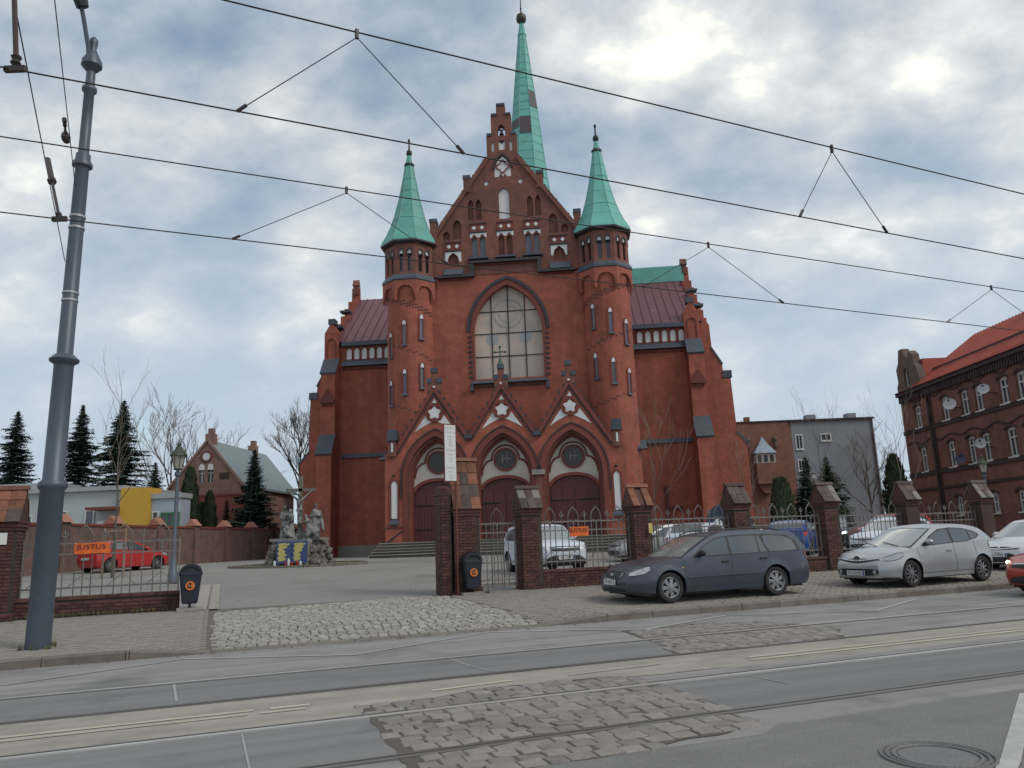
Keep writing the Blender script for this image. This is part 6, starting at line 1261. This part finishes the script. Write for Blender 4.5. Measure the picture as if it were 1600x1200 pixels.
def wire(name, label, pts, r=.009, grp='overhead wires of the tram line', cat='overhead wire', m=WIRE): return tag(MB().tube(pts, r, 6).build(name, m, None, 'all'), label, cat, grp)
def zc2(s): return 5.75-.0435*(s+1.87)+.00008*(s+1.87)**2*0
def zc1(s): return 6.82-.0555*(s+.11)
def zc4(s): return 5.74-.0295*(s+2.58)*.8-.0003*s
def zc3(s): return 6.73-.032*(s+2.66)
T1, T2 = 7.08, 10.36
ss = [-18+k*3 for k in range(28)]
flat = lambda z, lo, s: z(s) if s < 16 else z(16)+.0*s
wire('contact_wire', 'nearer tram contact wire, second line down in the sky', [W(s, T1, flat(zc2, 0, s)) for s in ss], .0075)
wire('messenger_wire', 'uppermost overhead wire crossing the sky', [W(s, T1, flat(zc1, 0, s)) for s in ss], .0085)
wire('contact_wire', 'lowest overhead wire crossing the church front', [W(s, T2, flat(zc4, 0, s)) for s in ss], .008)
wire('messenger_wire', 'third overhead wire down, crossing the left green turret spire', [W(s, T2, flat(zc3, 0, s)) for s in ss], .0085)
def bridle(label, s0, sa, sb, t, zt, zb_, n='bridle_wire'):
    o = thing(n, label, 'bridle wire', W(s0, t, zt(s0)), 0, 'slanting bridles between the overhead wires'); base = W(s0, t, zt(s0))
    MB().tube([(0, 0, .03), (0, 0, -.07)], .022, 6).build('clamp', INS, o)
    for s in (sa, sb):
        e = W(s, t, zb_(s))-base; MB().tube([(0, 0, -.06), tuple(e)], .0055, 5).build('stay', WIRE, o); d = e.normalized()
        MB().tube([tuple(e-d*.11), tuple(e)], .018, 6).build('end_clamp', INS, o)
bridle('bridle hanging from the uppermost wire left of the church spire', 1.17, .05, 2.28, T1, zc1, zc2)
bridle('bridle hanging from the uppermost wire right of the church', 7.25, 6.6, 8.0, T1, zc1, zc2)
bridle('bridle hanging from the third wire left of the left turret', 1.57, .07, 3.05, T2, zc3, zc4)
bridle('bridle hanging from the third wire right of the right turret', 7.63, 6.3, 9.08, T2, zc3, zc4)
bridle('bridle hanging from the third wire above the tenement roof', 14.25, 12.9, 15.8, T2, zc3, zc4)
# hanger rod at the top left
hg = thing('wire_hanger', 'dark red hanger rod clamped to the nearer contact wire at top left', 'hanger', W(-1.76, T1, zc2(-1.76)))
hm = mat('dark_red_rod', (.055, .02, .018), .5, var=.1)
MB().tube([(0, 0, .1), (-.12, -.03, 1.3)], .022, 8).build('rod', hm, hg); MB().lathe([(.02, .03), (.045, .06), (.03, .09), (.045, .12), (.02, .15)], 8).build('insulator', INS, hg)
MB().box(-.09, .09, -.02, .02, -.02, .03).build('clamp', INS, hg)
wire('span_wire', 'thin span wire from the tram pole leaving at top left beside the hanger rod', [(-7.98, 13.2, 6.85), (-4.7, 6.6, 6.95), (-1, -.9, 7.1)], .007)
wire('span_wire', 'thin span wire from high on the tram pole past a round insulator', [(-7.9, 13.2, 8.3), (-5.5, 8.45, 8.4), (-2, 1.5, 8.6), (0, -2.5, 8.8)], .007)
ar = thing('line_insulator', 'black rod insulator between span wire and lowest wire beside the pole', 'insulator', (-6.15, 9.6, 6.88)); e = W(-1.95, T2, zc4(-1.95))-Vector((-6.15, 9.6, 6.88))
MB().tube([(0, 0, 0), tuple(e)], .02, 6).build('rod', INS, ar); MB().tube([tuple(e*.0), tuple(e*.35)], .04, 8).build('sleeve', INS, ar); MB().ball(tuple(e*.38), .06, 8).build('joint', INS, ar); MB().box(-.09, .09, -.02, .02, -.03, .03).build('clamp', INS, ar, loc=tuple(e)); MB().ball(tuple(e*.93), .04, 8).build('end_joint', INS, ar)
bi = thing('line_insulator', 'round disc insulator on the thin wire just left of the pole', 'insulator', (-7.13, 11.55, 8.33))
MB().ball((0, 0, 0), .1, 14, (.6, 1, 1)).build('disc', INS, bi); d = Vector((.46, -.88, .02)).normalized()
for k, r in ((.18, .025), (.3, .018), (.42, .03), (.55, .035)): MB().tube([tuple(d*(k-.05)), tuple(d*(k+.05))], r, 6).build('link_rod', INS, bi)
# ---------------------------------------------------------------- calvary monument
ROCK = mat('rough_field_stone', (.15, .14, .125), .9, var=.4, scale=5, bump=.6, bscale=14); PALE = mat('weathered_pale_stone', (.21, .207, .20), .85, var=.3, scale=4, stain=((.07, .07, .07), 2.2, .47, .58)); WOODC = mat('mossy_stone_cross', (.15, .14, .11), .9, var=.2, scale=5)
mx_, my_ = -10.6, 38.3; mz = zst((mx_, my_))+.02
mo = thing('calvary_monument', 'stone calvary group with crucifix and draped figures on a rocky base', 'monument', (mx_, my_, mz), 0); mo.scale = (.94, .94, .94)
rd = random.Random(5)
MB().lathe([(1.5, -.2), (1.25, 1.25)], 14, m=Matrix.Diagonal((1, .75, 1, 1))).build('base_core', ROCK, mo)
for k in range(120):
    a = rd.uniform(0, 2*pi); z = rd.uniform(0, 1.2); r = 1.66-.3*z; s = rd.uniform(.13, .26)
    bm = bmesh.new(); bmesh.ops.create_icosphere(bm, subdivisions=1, radius=s)
    for v in bm.verts: v.co *= rd.uniform(.75, 1.2)
    me = bpy.data.meshes.new('rock'); bm.to_mesh(me); bm.free(); me.materials.append(ROCK); link('rock', me, mo, (r*cos(a), .75*r*sin(a), z))
MB().box(-1.3, 1.3, -.85, .85, 1.22, 1.36).build('slab', PALE, mo); MB().box(-.75, .75, -1.18, -.8, .0, 1.22).build('inscription_block', STONE, mo)
MB().box(-.09, .09, .0, .18, 1.3, 4.55).build('cross_post', WOODC, mo); MB().box(-.75, .78, .0, .18, 3.75, 3.92).build('cross_arm', WOODC, mo); MB().lathe([(.35, 1.35), (.22, 1.6), (.12, 1.9)], 8, (0, .1, 0)).build('cross_foot', PALE, mo)
def statue(name, par, prims, vox=.035, loc=(0, 0, 0), rz=0, label=None):
    mb = MB()
    for p in prims:
        if p[0] == 't': mb.tube(p[1], p[2], 8)
        else: mb.ball(p[1], p[2], 10, p[3] if len(p) > 3 else (1, 1, 1))
    o = mb.build(name, PALE, par, recalc=True, loc=loc, rz=rz)
    m = o.modifiers.new('merge', 'REMESH'); m.mode = 'VOXEL'; m.voxel_size = vox; m.use_smooth_shade = True
    if label: o['label'] = label
    return o
def robe(h, w=.3, fold=0): return [('t', [(0, 0, 0), (0, 0, h*.3), (0, 0, h*.55), (0, 0, h*.78), (0, 0, h*.86)], [w, w*.82, w*.62, w*.66, w*.25]), ('t', [(0, 0, h*.8), (0, .0, h*.9)], [.07, .06]), ('b', (0, -.02, h*.94), .115, (.85, .95, 1.15))]+[('t', [(w*.9*cos(a), w*.9*sin(a), 0), (w*.55*cos(a), w*.55*sin(a), h*.6)], [.06, .03]) for a in (3.6, 4.3, 5.0, 5.6)]
CHR = [('t', [(0, -.1, 1.95), (.02, -.14, 2.4), (-.02, -.16, 2.72)], [.06, .075, .10]), ('t', [(.06, -.1, 1.95), (.06, -.15, 2.4), (.03, -.16, 2.72)], [.05, .07, .10]), ('t', [(0, -.13, 2.7), (0, -.12, 3.0), (0, -.13, 3.3)], [.13, .14, .17]), ('b', (.0, -.2, 3.57), .115, (.85, .95, 1.15)), ('t', [(0, -.13, 3.3), (0, -.16, 3.48)], [.06, .055]),
       ('t', [(.12, -.12, 3.32), (.38, -.1, 3.55), (.64, -.06, 3.82)], [.06, .048, .035]), ('t', [(-.12, -.12, 3.32), (-.36, -.1, 3.55), (-.6, -.06, 3.82)], [.06, .048, .035]), ('b', (0, -.15, 2.78), .17, (1.05, .9, .7)), ('t', [(.15, -.16, 2.8), (.2, -.18, 2.5)], [.05, .03])]
statue('crucified_figure', mo, CHR, .03)
statue('standing_figure', mo, robe(1.78, .3)+[('t', [(.14, 0, 1.38), (.3, -.1, 1.1), (.2, -.25, 1.2)], [.075, .065, .05]), ('t', [(-.14, 0, 1.38), (-.27, -.1, 1.05), (-.05, -.25, 1.15)], [.075, .065, .05]), ('t', [(.2, .05, 1.4), (.34, .1, .7), (.42, .12, .25)], [.09, .1, .04])], .035, (.78, .1, 1.34), -.3, 'standing robed figure right of the cross')
statue('standing_figure', mo, robe(1.72, .27)+[('t', [(.14, 0, 1.35), (.32, -.05, 1.2), (.38, -.1, 1.35)], [.075, .065, .05]), ('t', [(-.14, 0, 1.35), (-.24, -.1, 1.05), (0, -.25, 1.0)], [.075, .065, .05])], .035, (-.82, .15, 1.34), .3, 'standing robed figure left of the cross')
statue('supporting_figure', mo, robe(1.5, .28)+[('t', [(0, -.05, 1.25), (-.25, -.1, 1.2), (-.35, -.05, 1.3)], [.08, .07, .05]), ('t', [(.1, -.05, 1.25), (.22, -.2, .95), (.1, -.3, .85)], [.08, .065, .05])], .035, (-.45, -.1, 1.34), -.2, 'smaller robed figure leaning beside the left figure')
statue('kneeling_figure', mo, [('t', [(-.35, 0, .08), (.05, 0, .16), (.22, 0, .5), (.12, 0, .8), (.02, 0, 1.0)], [.12, .24, .22, .2, .08]), ('b', (-.02, -.03, 1.12), .11, (.85, .95, 1.1)), ('t', [(.05, -.1, .85), (-.25, -.12, .75), (-.4, -.05, .9)], [.07, .06, .045]), ('t', [(.3, 0, .5), (.5, 0, .1)], [.2, .1])], .035, (.36, -.15, 1.34), 0, 'kneeling robed figure at the foot of the cross')
statue('kneeling_figure', mo, [('t', [(.3, 0, .06), (-.02, 0, .16), (-.08, 0, .45), (-.02, 0, .66)], [.1, .2, .17, .08]), ('b', (.02, -.03, .78), .1, (.85, .95, 1.1)), ('t', [(-.05, -.1, .6), (.12, -.2, .5)], [.06, .05])], .035, (-.5, -.5, 1.34), 0, 'small crouching figure at the front left of the slab')
BLUB = mat('deep_blue_board', (.03, .055, .15), .6, var=.1); YEL = mat('yellow_print', (.38, .34, .11), .7, var=.15, scale=8)
for k, (x, lb) in enumerate(((-.38, 'blue board with yellow pattern leaning on the monument, nearer the boundary wall'), (.36, 'blue board with yellow pattern leaning on the monument, nearer the church'))):
    bo = thing('picture_board', lb, 'board', (mx_+x, my_-1.32, mz+.12), .08); bo.rotation_euler = (-.1, 0, .03); MB().box(-.355, .355, 0, .03, 0, 1.02).build('sheet', BLUB, bo); q = random.Random(3+k)
    pts = [(-.27, .1)]+[( .0+(.12 if i % 2 else .0)+q.uniform(-.06, .1), .12+.8*i/9) for i in range(10)]+[(.1, .95), (-.2, .93)]+[(-.30+(.08 if i % 2 else 0), .9-.75*i/7) for i in range(8)]
    MB().plate(pts, [], -.006, -.001).build('yellow_pattern', YEL, bo); MB().plate([(.05, .78), (.25, .86), (.24, .93), (.04, .9)], [], -.007, -.002).build('yellow_pattern', YEL, bo)
for i, (x, c, h) in enumerate(((-.7, PLATEW, .25), (-.2, RLAMP, .22), (-.05, PLATEW, .34), (.1, RLAMP, .2), (.35, RLAMP, .24), (.5, PLATEW, .2))):
    tag(MB().lathe([(.055, 0), (.065, .02), (.06, h*.75), (.035, h*.8), (.04, h*.9), (.005, h)], 8).build('grave_candle', c, None, True, (mx_+x, my_-1.62, mz+.02)), ['white grave candle at the corner of the boundary-side board', 'red grave candle below the boundary-side board', 'tall white grave candle between the two blue boards', 'red grave candle just right of the tall white candle', 'red grave candle below the church-side board', 'short white grave candle below the church-side board'][i], 'candle', 'candles before the monument')
# kerbed island round the monument
isl = struct(MB().add([(mx_+r*1.0*cos(2*pi*i/40)*1.0, my_-.2+.55*r*sin(2*pi*i/40), zst((mx_, my_-.2+.55*r*sin(2*pi*i/40)))+.05) for r in (3.2,) for i in range(40)], [tuple(range(40))]).build('grass_island', GRASS, None, recalc=False))
kk = struct(bpy.data.objects.new('island_kerb', None)); COL.objects.link(kk); kk['label'] = 'low stone edging round the monument'
for i in range(28):
    a0, a1 = 2*pi*i/28+.006, 2*pi*(i+1)/28-.006; P4 = [(mx_+r*cos(a), my_-.2+.55*r*sin(a)) for r, a in ((3.15, a0), (3.15, a1), (3.33, a1), (3.33, a0))]
    z0 = zst((mx_, P4[0][1])); MB().add([(x, y, z0-.1) for x, y in P4]+[(x, y, z0+.1) for x, y in P4], [(0, 1, 2, 3), (4, 5, 6, 7), (0, 1, 5, 4), (1, 2, 6, 5), (2, 3, 7, 6), (3, 0, 4, 7)]).build('edging_stone', KERB, kk)

# ---------------------------------------------------------------- litter of leaves, weeds along edges, panels of the long wall
rd = random.Random(77); LEAF = mat('dry_leaf', (.16, .10, .05), .9, var=.4, scale=20); WEED = mat('dry_weed', (.12, .125, .05), .9, var=.4, scale=6)
def scatter(name, label, m, spots, fn):
    mb = MB()
    for s, t in spots: fn(mb, s, t)
    o = mb.build(name, m, None, recalc=False); o.rotation_euler = (0, 0, RA); o['kind'] = 'stuff'; o['label'] = label; return o
def leaf(mb, s, t):
    z = (zpv(s, t) if 14.2 < t < 19.8 else zg(t))+.022 if t > 14.05 else .012; a = rd.uniform(0, 6.3); r = rd.uniform(.015, .035)
    mb.add([(s+r*cos(a), t+r*sin(a), z), (s+r*.6*cos(a+1.6), t+r*.6*sin(a+1.6), z+.012), (s-r*cos(a), t-r*sin(a), z+.004), (s-r*.6*cos(a+1.6), t-r*.6*sin(a+1.6), z+.01)], [(0, 1, 2, 3)])
sp_ = [(rd.uniform(-10, 24), 13.98-abs(rd.gauss(0, .12))) for _ in range(260)]+[(rd.uniform(-6, -.6), 19.9-abs(rd.gauss(0, .2))) for _ in range(90)]+[(rd.uniform(6.6, 22), 19.65-abs(rd.gauss(0, .25))) for _ in range(220)]+[(rd.uniform(-.3, 6), rd.uniform(20, 34)) for _ in range(120)]
scatter('leaf_litter', 'scattered dry leaves along kerb and fence', LEAF, sp_, leaf)
def tuft(mb, s, t):
    z = (zpv(s, t) if 14.2 < t < 19.9 else zg(t))
    for k in range(7):
        a = rd.uniform(0, 6.3); h = rd.uniform(.04, .13); w = .008; d = rd.uniform(.02, .07)
        mb.add([(s-w*sin(a), t+w*cos(a), z), (s+w*sin(a), t-w*cos(a), z), (s+d*cos(a), t+d*sin(a), z+h)], [(0, 1, 2)])
tp_ = [(rd.uniform(-4, -.75), 20.06+rd.uniform(-.05, .04)) for _ in range(110)]+[(rd.uniform(7.7, 20), 19.7+rd.uniform(-.05, .03)) for _ in range(160)]+[(-2.67+.26*cos(a), 15.23+.26*sin(a)) for a in [rd.uniform(0, 6.3) for _ in range(26)]]+[(rd.uniform(-4.2, -.8), rd.uniform(20.7, 22.5)) for _ in range(240)]+[(6.1+rd.uniform(-.5, .5), 19.42) for _ in range(20)]
scatter('weed_tufts', 'dry grass tufts along walls and fence', WEED, tp_, tuft)
